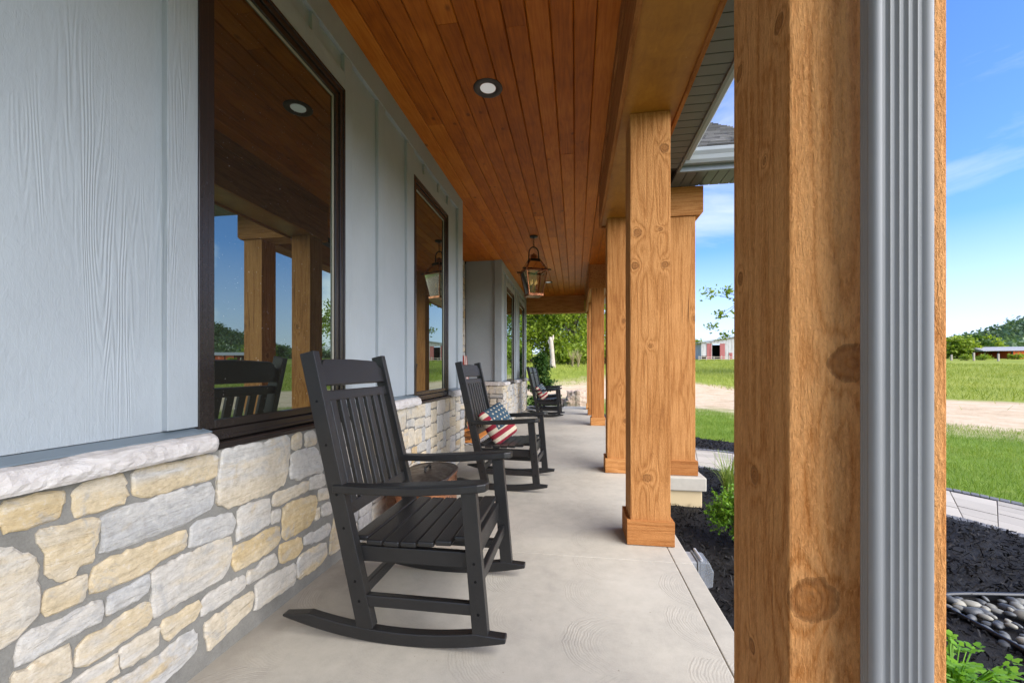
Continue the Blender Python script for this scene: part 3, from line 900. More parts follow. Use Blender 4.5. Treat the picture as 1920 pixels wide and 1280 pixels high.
# outlines (along the wall, height) of the stones at the near end of the base, in metres
NEAR = [('TAN','OCH',[(0.793,0.786),(0.823,0.786),(0.879,0.781),(0.914,0.773),(0.906,0.741),(0.898,0.710),(0.864,0.710),(0.837,0.706),(0.800,0.707),(0.787,0.732),(0.784,0.748),(0.787,0.764)]),
('CREAM','TAN',[(0.935,0.772),(0.959,0.783),(1.016,0.786),(1.052,0.788),(1.064,0.752),(1.065,0.718),(1.053,0.696),(1.016,0.699),(0.970,0.697),(0.937,0.698),(0.932,0.730),(0.934,0.757)]),
('GRAY','TAN',[(1.083,0.786),(1.163,0.786),(1.243,0.781),(1.325,0.789),(1.388,0.770),(1.388,0.715),(1.384,0.693),(1.226,0.697),(1.163,0.691),(1.112,0.699),(1.087,0.719)]),
('GRAY','DGR',[(0.996,0.675),(1.040,0.682),(1.121,0.678),(1.163,0.682),(1.210,0.683),(1.314,0.676),(1.356,0.678),(1.372,0.642),(1.372,0.597),(1.356,0.578),(1.260,0.565),(1.163,0.562),(0.997,0.573),(1.000,0.618)]),
('TAN','CREAM',[(0.857,0.689),(0.879,0.691),(0.914,0.679),(0.944,0.686),(0.983,0.678),(0.994,0.668),(0.988,0.623),(0.978,0.560),(0.939,0.561),(0.937,0.543),(0.933,0.537),(0.900,0.543),(0.883,0.561),(0.873,0.577),(0.872,0.629),(0.860,0.662)]),
('CREAM','PALE',[(0.747,0.684),(0.782,0.676),(0.802,0.669),(0.832,0.644),(0.850,0.616),(0.855,0.595),(0.853,0.577),(0.857,0.486),(0.850,0.476),(0.818,0.452),(0.782,0.444),(0.747,0.449)]),
('CREAM','TAN',[(0.873,0.529),(0.916,0.525),(0.961,0.531),(0.958,0.491),(0.956,0.460),(0.906,0.460),(0.872,0.464),(0.866,0.483),(0.871,0.504)]),
('TAN','CREAM',[(0.978,0.537),(1.011,0.544),(1.077,0.545),(1.163,0.538),(1.253,0.540),(1.260,0.511),(1.258,0.475),(1.176,0.478),(1.121,0.455),(1.040,0.462),(0.992,0.464),(0.972,0.476),(0.972,0.499)]),
('PALE','CREAM',[(1.141,0.446),(1.163,0.448),(1.214,0.453),(1.282,0.449),(1.351,0.448),(1.450,0.442),(1.460,0.382),(1.457,0.359),(1.424,0.296),(1.309,0.299),(1.163,0.299),(1.147,0.302),(1.144,0.370)]),
('DGR','GRAY',[(1.016,0.435),(1.066,0.437),(1.129,0.446),(1.136,0.418),(1.126,0.386),(1.093,0.381),(1.012,0.383),(1.014,0.409)]),
('PALE','GRAY',[(0.817,0.435),(0.853,0.444),(0.879,0.437),(0.937,0.439),(0.981,0.439),(0.991,0.438),(1.004,0.406),(1.001,0.379),(0.948,0.380),(0.906,0.378),(0.850,0.374),(0.817,0.371),(0.813,0.404)]),
('TAN','PALE',[(0.941,0.341),(0.970,0.354),(1.009,0.347),(1.056,0.360),(1.093,0.358),(1.118,0.361),(1.141,0.345),(1.142,0.303),(1.121,0.284),(1.079,0.284),(1.016,0.279),(0.970,0.276),(0.939,0.292),(0.939,0.313)]),
('CREAM','CREAM',[(0.807,0.362),(0.837,0.358),(0.916,0.360),(0.921,0.335),(0.927,0.274),(0.887,0.277),(0.805,0.298)]),
('PALE','CREAM',[(0.931,0.253),(0.970,0.256),(1.004,0.252),(1.036,0.256),(1.043,0.241),(1.041,0.194),(0.992,0.197),(0.931,0.214)]),
('PALE','CREAM',[(1.051,0.264),(1.106,0.261),(1.160,0.263),(1.164,0.203),(1.135,0.193),(1.058,0.195),(1.052,0.216),(1.049,0.248)]),
('GRAY','OCH',[(1.028,0.179),(1.093,0.164),(1.179,0.163),(1.232,0.174),(1.285,0.170),(1.305,0.146),(1.309,0.118),(1.296,0.086),(1.237,0.074),(1.163,0.066),(1.065,0.075),(1.014,0.108)]),
('TAN','CREAM',[(1.176,0.256),(1.183,0.269),(1.232,0.264),(1.262,0.267),(1.317,0.258),(1.313,0.235),(1.297,0.208),(1.232,0.202),(1.200,0.193),(1.187,0.207),(1.176,0.243)]),
('GRAY','CREAM',[(1.405,0.788),(1.502,0.790),(1.629,0.781),(1.769,0.796),(1.798,0.765),(1.801,0.716),(1.788,0.640),(1.769,0.562),(1.673,0.547),(1.551,0.556),(1.479,0.556),(1.430,0.557),(1.422,0.573),(1.388,0.585),(1.386,0.659),(1.397,0.720),(1.399,0.765)]),
('GRAY','DGR',[(1.283,0.544),(1.303,0.551),(1.356,0.544),(1.412,0.538),(1.457,0.530),(1.474,0.491),(1.458,0.453),(1.412,0.454),(1.353,0.459),(1.273,0.472),(1.277,0.500)]),
('PALE','GRAY',[(1.486,0.535),(1.551,0.540),(1.656,0.527),(1.665,0.475),(1.662,0.415),(1.602,0.409),(1.488,0.410),(1.479,0.426),(1.486,0.479)]),
('CREAM','GRAY',[(1.685,0.535),(1.807,0.529),(1.925,0.538),(1.932,0.485),(1.841,0.484),(1.744,0.479),(1.679,0.485)]),
('PALE','PALE',[(1.673,0.464),(1.729,0.458),(1.726,0.400),(1.673,0.405)]),
('TAN','OCH',[(1.750,0.460),(1.841,0.462),(1.985,0.441),(1.997,0.413),(1.977,0.323),(1.940,0.299),(1.841,0.296),(1.763,0.298),(1.744,0.325),(1.744,0.406)]),
('CREAM','CREAM',[(1.807,0.777),(1.875,0.791),(1.878,0.715),(1.811,0.714)]),
('PALE','CREAM',[(1.903,0.777),(1.977,0.783),(1.997,0.712),(1.910,0.711)]),
('GRAY','PALE',[(1.807,0.702),(2.009,0.691),(2.057,0.548),(1.910,0.565),(1.875,0.556),(1.794,0.577)]),
('PALE','GRAY',[(1.943,0.543),(2.057,0.538),(2.078,0.473),(1.985,0.474),(1.943,0.481)]),
('PALE','CREAM',[(2.017,0.460),(2.099,0.449),(2.112,0.392),(2.013,0.403)]),
('CREAM','PALE',[(1.993,0.366),(2.021,0.371),(2.021,0.308),(1.985,0.311)]),
('PALE','PALE',[(2.033,0.367),(2.116,0.371),(2.143,0.295),(2.041,0.313)]),
('OCH','TAN',[(1.460,0.394),(1.542,0.381),(1.626,0.390),(1.719,0.381),(1.729,0.322),(1.700,0.297),(1.569,0.284),(1.460,0.295)]),
('OCH','TAN',[(1.729,0.294),(1.787,0.280),(1.874,0.266),(1.882,0.221),(1.844,0.183),(1.729,0.204),(1.719,0.266)]),
('PALE','GRAY',[(1.897,0.264),(1.987,0.250),(2.112,0.251),(2.126,0.213),(2.093,0.187),(1.987,0.198),(1.901,0.220)]),
('PALE','CREAM',[(1.531,0.260),(1.586,0.255),(1.632,0.269),(1.694,0.264),(1.710,0.229),(1.700,0.202),(1.586,0.204),(1.531,0.206)]),
('PALE','GRAY',[(1.317,0.251),(1.359,0.269),(1.431,0.262),(1.521,0.253),(1.518,0.205),(1.490,0.195),(1.394,0.196),(1.321,0.201)]),
('CREAM','GRAY',[(1.329,0.167),(1.413,0.167),(1.480,0.168),(1.558,0.163),(1.569,0.144),(1.558,0.091),(1.490,0.082),(1.394,0.062),(1.350,0.055),(1.340,0.109)]),
('PALE','CREAM',[(1.575,0.184),(1.687,0.176),(1.837,0.159),(1.833,0.061),(1.687,0.067),(1.575,0.073),(1.586,0.127)]),
('PALE','TAN',[(1.848,0.166),(1.897,0.179),(2.084,0.158),(2.088,0.079),(2.021,0.056),(1.848,0.068)]),
('TAN','GRAY',[(2.121,0.137),(2.160,0.268),(2.210,0.250),(2.226,0.064),(2.112,0.069)]),
]
mb = MB()
P_near = lambda u, v, d: (XS - 0.026 + d, u, v)
for (ca, cb, poly) in NEAR:
    add_stone(mb, poly, P_near, rngS, 0.026, globals()[ca], globals()[cb], 0.016, 0.0022)
rubble_wall(mb, 2.24, 4.93, 0.005, 0.80, P_near, 11)
rubble_wall(mb, -2.4, 0.70, 0.005, 0.80, P_near, 12)
mbm = MB()
mbm.box(XS - 0.12, XS - 0.0085, -2.4, 4.93, -0.02, 0.800)
o = hp(mb, 'stone_base', M['stone'])
hp(mbm, 'mortar', M['mortar'], o)
# wing base, the recess walls
mb = MB(); mbm = MB()
P_wing = P_near
rubble_wall(mb, 7.70, 11.60, 0.005, 0.80, P_wing, 21, step=0.05)
rubble_wall(mb, -2.06, XS - 0.005, 0.005, 0.80, lambda u, v, d: (u, 7.655 + 0.026 - d, v), 22, gap=0.016, step=0.05)
mbm.box(XS - 0.12, XS - 0.011, 7.672, 11.58, -0.02, 0.800)
mbm.box(-2.08, XS - 0.121, 7.672, 7.80, -0.02, 0.799)
o = hp(mb, 'stone_base', M['stone'])
hp(mbm, 'mortar', M['mortar'], o)
mb = MB(); mbm = MB()
rubble_wall(mb, 4.95, 7.66, 0.005, CEIL - 0.005, lambda u, v, d: (-2.08 - 0.026 + d, u, v), 31, step=0.06)
mbm.box(-2.20, -2.092, 4.93, 7.68, -0.02, CEIL)
o = hp(mb, 'entry_stone_wall', M['stone'])
hp(mbm, 'mortar', M['mortar'], o)

# chiselled limestone sill caps between the windows
def cap_run(y0, y1, seed, axis='y', xr=(XW - 0.02, -1.300)):
    rng = random.Random(seed)
    mb = MB()
    prof0 = [(xr[0], 0.802), (xr[1] - 0.004, 0.802), (xr[1] + 0.003, 0.812), (xr[1] + 0.004, 0.826), (xr[1] + 0.001, 0.840), (xr[1] - 0.004, 0.852), (xr[1] - 0.014, 0.862), (xr[1] - 0.035, 0.868), (xr[0], 0.880)]
    n = max(2, int(abs(y1 - y0) / 0.017))
    vs = []; fs = []
    k = len(prof0)
    for i in range(n + 1):
        y = y0 + (y1 - y0) * i / n
        e = 1.0
        for (x, z) in prof0:
            nn = mnoise.noise(Vector((y * 11, z * 30, seed * 3.7))) * 0.007 + mnoise.noise(Vector((y * 34, z * 60, seed))) * 0.004
            jx = nn + rng.gauss(0, 0.0012) if x > xr[0] + 0.02 else 0
            jz = nn * 0.5 if x > xr[0] + 0.02 else 0
            pull = 0.012 if (i in (0, n) and x > xr[0] + 0.02) else 0
            if axis == 'y': vs.append((x + jx - pull, y, z + jz))
            else: vs.append((y, 2 * 7.655 - (x + jx - pull) + xr[2], z + jz))
    for i in range(n):
        for j in range(k):
            j2 = (j + 1) % k
            fs.append((i * k + j, i * k + j2, (i + 1) * k + j2, (i + 1) * k + j))
    fs.append(tuple(range(k))); fs.append(tuple(n * k + j for j in range(k - 1, -1, -1)))
    mb.add(vs, fs)
    return hp(mb, 'sill_cap', M['capstone'])
cap_run(-2.4, 1.352, 1)
cap_run(2.325, 3.395, 2)
cap_run(4.372, 4.92, 3)
cap_run(7.66, 8.24, 4)
cap_run(9.30, 10.14, 5)
cap_run(11.18, 11.60, 6)
mb = MB()
mb.box(-2.08, XW - 0.021, 7.615, 7.72, 0.803, 0.872)
hp(mb, 'sill_cap', M['capstone'], bevel=0.006)

# --- siding walls
TH = 0.02
def siding_run(segs, y0, y1, name='siding'):
    """segs: window openings (ya, yb). A sheet of siding with openings, with flashing at the foot"""
    mb = MB()
    zs0, zs1 = 0.888, CEIL + 0.05
    zb, zt = 0.79, 2.785
    y = y0
    for (a, b) in segs:
        mb.box(XW - 0.03, XW, y, a, zs0, zs1)
        mb.box(XW - 0.03, XW, a, b, zt, zs1)
        y = b
    mb.box(XW - 0.03, XW, y, y1, zs0, zs1)
    return hp(mb, name, M['siding'])
W1 = (1.335, 2.312); W2 = (3.402, 4.362); W3 = (8.26, 9.28); W4 = (10.16, 11.16)
sid1 = siding_run([W1, W2], -2.4, 4.92)
sid2 = siding_run([W3, W4], 7.72, 11.58)
mb = MB(); mb.box(-2.08, XW - 0.031, 7.72, 7.75, 0.888, CEIL + 0.04)
hp(mb, 'siding', M['siding'])
mb = MB()
mb.box(XW - 0.70, XW - 0.031, 4.89, 4.92, -0.02, CEIL + 0.04)
hp(mb, 'siding', M['siding'])
# battens, casings, frieze (proud of the siding)
def batten(parent, y0, y1, z0, z1, t=0.023, name='batten'):
    mb = MB(); mb.box(XW - 0.002, XW + t, y0, y1, z0, z1)
    return hp(mb, name, M['siding_trim'], parent, bevel=0.002)
def frieze(parent, y0, y1):
    mb = MB(); mb.box(XW - 0.002, XW + 0.027, y0, y1, 3.005, CEIL + 0.03)
    return hp(mb, 'frieze_board', M['siding_trim'], parent, bevel=0.002)
frieze(sid1, -2.4, 4.735); frieze(sid2, 7.80, 11.58)
def window_trim(par, W, l=0.118, r=0.09):
    batten(par, W[0] - l, W[0], 0.890, 3.004, name='casing')
    batten(par, W[1], W[1] + r, 0.890, 3.004, name='casing')
    mb = MB(); mb.box(XW - 0.002, XW + 0.0225, W[0] + 0.001, W[1] - 0.001, 2.786, 2.895)
    hp(mb, 'head_casing', M['siding_trim'], par, bevel=0.002)
    for f in (0.30, 0.72):
        yy = W[0] + (W[1] - W[0]) * f
        batten(par, yy - 0.03, yy + 0.03, 2.896, 3.004, 0.018)
window_trim(sid1, W1); window_trim(sid1, W2, 0.148, 0.085)
window_trim(sid2, W3); window_trim(sid2, W4)
batten(sid1, 2.747, 2.857, 0.890, 3.004)
batten(sid1, 0.55, 0.62, 0.890, 3.004)
batten(sid1, 4.740, 4.932, 0.880, CEIL + 0.03, 0.030, 'corner_board')
batten(sid2, 9.62, 9.72, 0.890, 3.004)
batten(sid2, 7.69, 7.80, 0.880, CEIL + 0.03, 0.030, 'corner_board')
batten(sid2, 11.47, 11.60, 0.880, CEIL + 0.03, 0.030, 'corner_board')
mb = MB(); mb.box(XW - 0.11, XW + 0.021, 7.668, 7.689, 0.880, CEIL + 0.03)
hp(mb, 'corner_board', M['siding_trim'], sid2, bevel=0.002)
for (a, b) in ((-2.4, 1.352), (2.325, 3.395), (4.372, 4.92), (7.70, 8.24), (9.30, 10.14), (11.18, 11.58)):
    mb = MB()
    mb.prism([(XW - 0.002, 0.879), (XW - 0.002, 0.886), (XW + 0.004, 0.886), (-1.338, 0.872), (-1.336, 0.869), (-1.345, 0.867)], a, b, 'y')
    hp(mb, 'flashing', M['flashing'])

# --- windows: frame > pane, spacer
def window(W, zb=0.795, zt=2.783):
    y0, y1 = W
    yc = (y0 + y1) / 2
    loc = (XW, yc, zb)
    mb = MB()
    f = 0.042
    xo0, xo1 = XW - 0.06, XW + 0.022
    def ring(a, b, c, d, w, x0, x1):
        mb.box(x0, x1, a, a + w, c, d); mb.box(x0, x1, b - w, b, c, d)
        mb.box(x0, x1, a + w, b - w, c, c + w); mb.box(x0, x1, a + w, b - w, d - w, d)
    ring(y0 + 0.001, y1 - 0.001, zb + 0.03, zt, f, xo0, xo1)
    ring(y0 + f + 0.004, y1 - f - 0.004, zb + 0.03 + f + 0.004, zt - f - 0.004, 0.032, xo0, xo1 - 0.008)
    ring(y0 + f - 0.001, y1 - f + 0.001, zb + 0.03 + f - 0.001, zt - f + 0.001, 0.006, xo0 + 0.002, xo1 - 0.020)
    ring(y0 - 0.004, y1 + 0.004, zb + 0.031, zt + 0.004, 0.016, xo0 + 0.001, xo1 + 0.006)
    mb.prism([(XW - 0.06, zb + 0.028), (XW + 0.055, zb + 0.026), (XW + 0.060, zb + 0.018), (XW + 0.058, zb), (XW - 0.06, zb)], y0 - 0.006, y1 + 0.006, 'y')
    w = hp(mb, 'window', M['bronze'], bevel=0.003, loc=loc)
    g = f + 0.036
    a, b, c, d = y0 + g, y1 - g, zb + 0.03 + g, zt - g
    mp_ = MB(); mp_.box(XW - 0.012, XW - 0.004, a - 0.004, b + 0.004, c - 0.004, d + 0.004)
    hp(mp_, 'pane', M['glass'], w)
    ms_ = MB()
    s = 0.011
    x0, x1 = XW - 0.0035, XW + 0.001
    ms_.box(x0, x1, b - s, b, c, d); ms_.box(x0, x1, a, b - s, d - s, d)
    hp(ms_, 'glazing_bead', M['spacer'], w)
    return w
for W in (W1, W2, W3, W4): window(W)

# --- porch ceiling: individual tongue and groove boards
def board_ceiling(mb, xr, y0, y1, pitch, rng, z=CEIL):
    x0, x1 = xr
    n = max(1, round((x1 - x0) / pitch))
    p = (x1 - x0) / n
    for i in range(n):
        a, b = x0 + i * p + 0.0013, x0 + (i + 1) * p - 0.0013
        y = y0 - rng.uniform(0, 1.5)
        while y < y1:
            e = min(y1, y + rng.choice((1.4, 2.1, 2.6, 3.2, 3.9)) * rng.uniform(0.85, 1.1))
            if y1 - e < 0.4: e = y1
            s = max(y, y0)
            if e > s + 0.05:
                zz = z + rng.uniform(-0.0006, 0.0008)
                c = 0.0075
                poly = [(a, zz + 0.016), (a, zz + c), (a + c, zz), (b - c * 0.7, zz), (b, zz + c * 0.7), (b, zz + 0.016)]
                mb.prism(poly, s + 0.0008, e - 0.0008, 'y')
            y = e
rngC = random.Random(8)
mb = MB()
board_ceiling(mb, (XW + 0.02, 0.262), -2.4, 11.66, 0.142, rngC)
board_ceiling(mb, (-2.10, XW + 0.019), 4.93, 7.70, 0.142, rngC)
board_ceiling(mb, (0.263, 1.02), 4.79, 8.30, 0.142, rngC)
ceil = hp(mb, 'porch_ceiling', M['ceiling'])
mbk = MB()
mbk.box(-2.3, 0.66, -2.42, 11.9, CEIL + 0.0175, CEIL + 0.04)
mbk.box(0.661, 1.25, 4.5, 8.6, CEIL + 0.0175, CEIL + 0.04)
hp(mbk, 'ceiling_deck', M['gap'], ceil)

# --- beams
def porch_beam(y0, y1):
    mb = MB()
    mb.box(0.290, 0.628, y0 + 0.002, y1 - 0.002, SUBF + 0.020, CEIL + 0.05)
    b = hp(mb, 'porch_beam', M['plywood'])
    mt = MB()
    mt.box(0.262, 0.2895, y0, y1, SUBF, 2.935)
    mt.box(0.266, 0.2890, y0, y1, 2.937, 3.06)
    mt.box(0.254, 0.2895, y0, y1, 3.062, CEIL + 0.01)
    mt.box(0.6285, 0.652, y0, y1, SUBF, 3.03)
    mt.box(0.290, 0.628, y0 - 0.0225, y0 + 0.0015, SUBF, CEIL + 0.01)
    mt.box(0.290, 0.628, y1 - 0.0015, y1 + 0.0225, SUBF, CEIL + 0.01)
    hp(mt, 'trim_board', M['cedar_y'], b, bevel=0.002)
    return b
porch_beam(-2.4, 4.775); porch_beam(8.30, 11.92)
def cross_beam(y0, y1, x0=0.653, x1=1.305, z1=3.0):
    mb = MB()
    mb.prism([(x0, SUBF), (x1 - 0.03, SUBF), (x1, SUBF + 0.03), (x1, z1), (x0, z1)], y0, y1, 'y')
    return hp(mb, 'cross_beam', M['cedar_x'], bevel=0.003)
cross_beam(4.515, 4.765); cross_beam(8.31, 8.56)
mb = MB(); mb.box(0.985, 1.230, 4.766, 8.309, SUBF, 3.0); hp(mb, 'cross_beam', M['cedar_y'], bevel=0.003)
mb = MB(); mb.box(XW - 0.2, 0.2535, 11.66, 11.92, SUBF, CEIL + 0.01); hp(mb, 'end_beam', M['cedar_x'], bevel=0.003)

# --- posts
def post(x0, x1, y0, y1, zb=0.0, zt=SUBF + 0.02, mat=None, base=True, baseh=0.155):
    loc = ((x0 + x1) / 2, (y0 + y1) / 2, zb)
    mb = MB()
    mb.box(x0, x1, y0, y1, zb + 0.002, zt - 0.001)
    p = hp(mb, 'porch_post', mat or M['cedar'], bevel=0.004, loc=loc)
    if base:
        t = 0.021
        mt = MB()
        mt.box(x0 - t, x1 + t, y0 - t, y0 - 0.0005, zb + 0.003, zb + baseh)
        mt.box(x0 - t, x1 + t, y1 + 0.0005, y1 + t, zb + 0.003, zb + baseh)
        mt.box(x0 - t, x0 - 0.0005, y0, y1, zb + 0.003, zb + baseh - 0.001)
        mt.box(x1 + 0.0005, x1 + t, y0, y1, zb + 0.003, zb + baseh - 0.001)
        bt = hp(mt, 'base_trim', M['cedar_x'], p, bevel=0.002)
    return p
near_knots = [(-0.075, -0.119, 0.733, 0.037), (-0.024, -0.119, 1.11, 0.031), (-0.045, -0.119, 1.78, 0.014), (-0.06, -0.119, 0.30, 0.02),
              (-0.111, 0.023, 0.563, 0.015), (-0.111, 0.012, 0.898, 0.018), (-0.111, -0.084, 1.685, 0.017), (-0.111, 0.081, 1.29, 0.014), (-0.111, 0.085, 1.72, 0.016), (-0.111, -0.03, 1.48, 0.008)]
M['cedar_near'] = cedar('cedar rough sawn with large knots', 2, near_knots, lo=(0.24, 0.080, 0.018), mid=(0.53, 0.222, 0.056), hi=(0.80, 0.43, 0.165), sawn=1.0, sawc=0.42)  # paler than the other posts: strong daylight put into the wood colour
p2_knots = [(-0.02, -0.12, 0.42, 0.027), (-0.092, -0.12, 1.757, 0.025), (0.088, -0.12, 1.757, 0.022), (0.084, -0.12, 2.485, 0.030), (-0.078, -0.12, 1.965, 0.027), (0.06, -0.12, 1.98, 0.014), (0.0, -0.12, 1.25, 0.013)]
M['cedar_p2'] = cedar('cedar rough sawn with small knots', 2, p2_knots, sawn=0.75)
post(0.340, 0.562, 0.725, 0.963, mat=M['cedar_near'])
post(0.342, 0.587, 2.70, 2.94, mat=M['cedar_p2'])
post(0.336, 0.580, 4.53, 4.77)
post(0.318, 0.560, 8.325, 8.565)
post(0.318, 0.560, 10.20, 10.44)
post(0.318, 0.560, 11.67, 11.91)
for (a, b) in ((4.535, 4.775), (8.32, 8.56)):
    post(0.985, 1.232, a, b, 0.0, SUBF)
    mb = MB(); mb.box(0.900, 1.318, a - 0.09, b + 0.09, -0.140, 0.0)
    pd = hp(mb, 'pedestal', M['cast'], bevel=0.012, loc=(1.1, a, -0.07))
    ms_ = MB(); ms_.box(0.935, 1.283, a - 0.055, b + 0.055, -0.55, -0.141)
    hp(ms_, 'pedestal_stone', paver_mat('buff pedestal stone', (0.60, 0.47, 0.27), 0.1), pd, bevel=0.008)

# --- eave: soffit, fascia, gutter, roof
def soffit(panels, back):
    mb = MB()
    for p_ in panels: mb.box(*p_, 3.000, 3.010)
    so = hp(mb, 'soffit', M['soffit'], bevel=0.002)
    mk = MB(); mk.box(*back, 3.0125, 3.0205); hp(mk, 'soffit_backing', M['gap'], so)
soffit([(0.653, 0.958, -2.4 + 0.097 * i, -2.4 + 0.097 * i + 0.0905) for i in range(67)], (0.653, 0.958, -2.4, 4.165))
soffit([(0.653, 0.958, 8.91 + 0.097 * i, 8.91 + 0.097 * i + 0.0905) for i in range(34)], (0.653, 0.958, 8.91, 12.2))
soffit([(0.970 + 0.097 * i, 0.970 + 0.097 * i + 0.0905, 4.172, 4.512) for i in range(8)], (0.96, 1.81, 4.17, 4.512))
soffit([(0.970 + 0.097 * i, 0.970 + 0.097 * i + 0.0905, 8.564, 8.90) for i in range(8)], (0.96, 1.81, 8.564, 8.90))
for bx_ in ((0.959, 0.984, -2.4, 4.144, 2.985, 3.15), (0.959, 0.984, 8.926, 12.2, 2.985, 3.15), (0.959, 1.83, 4.145, 4.1715, 2.986, 3.15), (0.959, 1.83, 8.9005, 8.925, 2.986, 3.15)):
    mb = MB(); mb.box(*bx_); hp(mb, 'fascia', M['fascia'], bevel=0.002)
GP = [(0, 3.04), (0.055, 3.036), (0.075, 3.06), (0.085, 3.095), (0.105, 3.125), (0.110, 3.155), (0.103, 3.158), (0.100, 3.15), (0.0, 3.15)]
for (poly_, a_, b_, ax_) in (([(0.985 + p, q) for p, q in GP], -2.4, 4.03, 'y'), ([(0.985 + p, q) for p, q in GP], 9.04, 12.2, 'y'),
                             ([(4.144 - p, q) for p, q in GP], 0.99, 1.85, 'x'), ([(8.926 + p, q) for p, q in GP], 1.10, 1.85, 'x')):
    mb = MB(); mb.prism(poly_, a_, b_, ax_); hp(mb, 'gutter', M['gutter'], bevel=0.001)

def shingled(mb, corner_a, corner_b, top_b, top_a, courses, rng):
    """courses of tabs between an eave edge a->b and a top edge"""
    a, b, tb, ta = map(Vector, (corner_a, corner_b, top_b, top_a))
    n = (b - a).cross(ta - a).normalized()
    if n.z < 0: n = -n
    for k in range(courses):
        f0, f1 = k / courses, min(1.0, (k + 1.25) / courses)
        l0, r0 = a.lerp(ta, f0), b.lerp(tb, f0)
        l1, r1 = a.lerp(ta, f1), b.lerp(tb, f1)
        wid = (r0 - l0).length
        if wid < 0.02: continue
        u = -rng.uniform(0, 0.25)
        while u < wid:
            e = u + rng.uniform(0.14, 0.34)
            s0, s1 = max(0, u + 0.002) / wid, min(wid, e - 0.002) / wid
            if s1 > s0:
                up = 0.016 + rng.choice((0, 0, 0.006))
                p = [l0.lerp(r0, s0), l0.lerp(r0, s1), l1.lerp(r1, s1), l1.lerp(r1, s0)]
                vs = [p[0] + n * up, p[1] + n * up, p[2] + n * 0.003, p[3] + n * 0.003, p[0], p[1], p[2], p[3]]
                mb.add(vs, [(0, 1, 2, 3), (4, 5, 1, 0), (5, 6, 2, 1), (7, 4, 0, 3)])
            u = e
rngR = random.Random(17)
mb = MB(); mbr = MB()
PITCH = 0.62
ex, ez = 1.06, 3.165
rx = -4.2
rz = ez + (ex - rx) * PITCH
mbr.add([(ex, -2.6, ez - 0.012), (ex, 12.4, ez - 0.012), (rx, 12.4, rz - 0.012), (rx, -2.6, rz - 0.012), (rx * 2 - ex, -2.6, ez - 0.012), (rx * 2 - ex, 12.4, ez - 0.012)],
        [(0, 1, 2, 3), (3, 2, 5, 4), (0, 3, 4), (1, 5, 2)])
shingled(mb, (ex, -2.6, ez), (ex, 12.4, ez), (rx, 12.4, rz), (rx, -2.6, rz), 44, rngR)
# gabled entry roof, its eave facing the camera
PP = 0.66
hx, y0h, y1h = 1.86, 4.045, 8.99
half = (y1h - y0h) / 2
ym = (y0h + y1h) / 2
zr = ez + half * PP
vx = ex - half * PP / PITCH
mbr.add([(ex, y0h, ez - 0.01), (hx, y0h, ez - 0.01), (hx, ym, zr - 0.01), (vx, ym, zr - 0.01), (ex, y1h, ez - 0.01), (hx, y1h, ez - 0.01)],
        [(0, 1, 2, 3), (5, 4, 3, 2)])
shingled(mb, (ex, y0h, ez), (hx, y0h, ez), (hx, ym, zr), (vx, ym, zr), 24, rngR)
shingled(mb, (hx, y1h, ez), (ex, y1h, ez), (vx, ym, zr), (hx, ym, zr), 24, rngR)
mbg = MB()
mbg.prism([(4.55, 3.012), (8.53, 3.012), (8.53, 3.17), (ym, zr - 0.13), (4.55, 3.17)], 1.20, 1.235, 'x')
hp(mbg, 'gable_wall', M['siding'])
mbg = MB()
for ya in (y0h, y1h):
    mbg.add([(hx - 0.03, ya, ez - 0.16), (hx - 0.005, ya, ez - 0.16), (hx - 0.005, ya, ez - 0.012), (hx - 0.03, ya, ez - 0.012),
             (hx - 0.03, ym, zr - 0.16), (hx - 0.005, ym, zr - 0.16), (hx - 0.005, ym, zr - 0.012), (hx - 0.03, ym, zr - 0.012)],
            [(0, 1, 2, 3), (7, 6, 5, 4), (0, 4, 5, 1), (1, 5, 6, 2), (2, 6, 7, 3), (3, 7, 4, 0)])
hp(mbg, 'rake_board', M['fascia'])
roof = hp(mb, 'roof', M['shingle'])
hp(mbr, 'roof_deck', M['gap'], roof)
# solid rest of the house behind the porch wall (keeps the daylight out of the rooms)
mb = MB()
mb.box(-9.4, -2.21, -2.4, 11.58, -0.3, 3.15)
mb.box(-2.209, XW - 0.065, -2.4, 4.885, -0.3, 3.14)
mb.box(-2.209, XW - 0.065, 7.755, 11.58, -0.3, 3.14)
hp(mb, 'rooms', M['siding'])

# --- fluted downspout on the nearest post
def downspout():
    x0, x1, yf, yb = 0.4255, 0.5085, 0.672, 0.706
    w = x1 - x0
    front = [(x0, yf + 0.008), (x0 + 0.002, yf + 0.003), (x0 + 0.006, yf)]
    nfl = 5
    fa, fb = x0 + w * 0.15, x0 + w * 0.85
    p = (fb - fa) / nfl
    for i in range(nfl):
        c = fa + p * i
        front += [(c, yf), (c + p * 0.18, yf + 0.0024), (c + p * 0.5, yf + 0.0042), (c + p * 0.72, yf + 0.0036), (c + p * 0.94, yf + 0.0005)]
    front += [(x1 - 0.006, yf), (x1 - 0.002, yf + 0.003), (x1, yf + 0.008)]
    side_r = [(x1, yb - 0.008), (x1 - 0.006, yb)]
    back = [(x0 + 0.006, yb), (x0, yb - 0.008)]
    for i in range(3):
        yy = yb - 0.011 - i * 0.005
        back += [(x0, yy + 0.001), (x0 + 0.0015, yy - 0.0012), (x0, yy - 0.0034)]
    poly = front + side_r + back
    mb = MB()
    mb.prism(poly, -0.34, 2.99, 'z')
    d = hp(mb, 'downspout', M['downspout'], smooth=False, loc=(0.467, 0.69, 0))
    d.data.polygons.foreach_set('use_smooth', [len(p_.vertices) == 4 for p_ in d.data.polygons])
    d.modifiers.new('weighted', 'WEIGHTED_NORMAL')
    for za in (2.40, -0.06):
        mbs = MB(); mbs.box(0.405, 0.529, 0.7065, 0.7235, za, za + 0.04)
        hp(mbs, 'strap', M['downspout'], d)
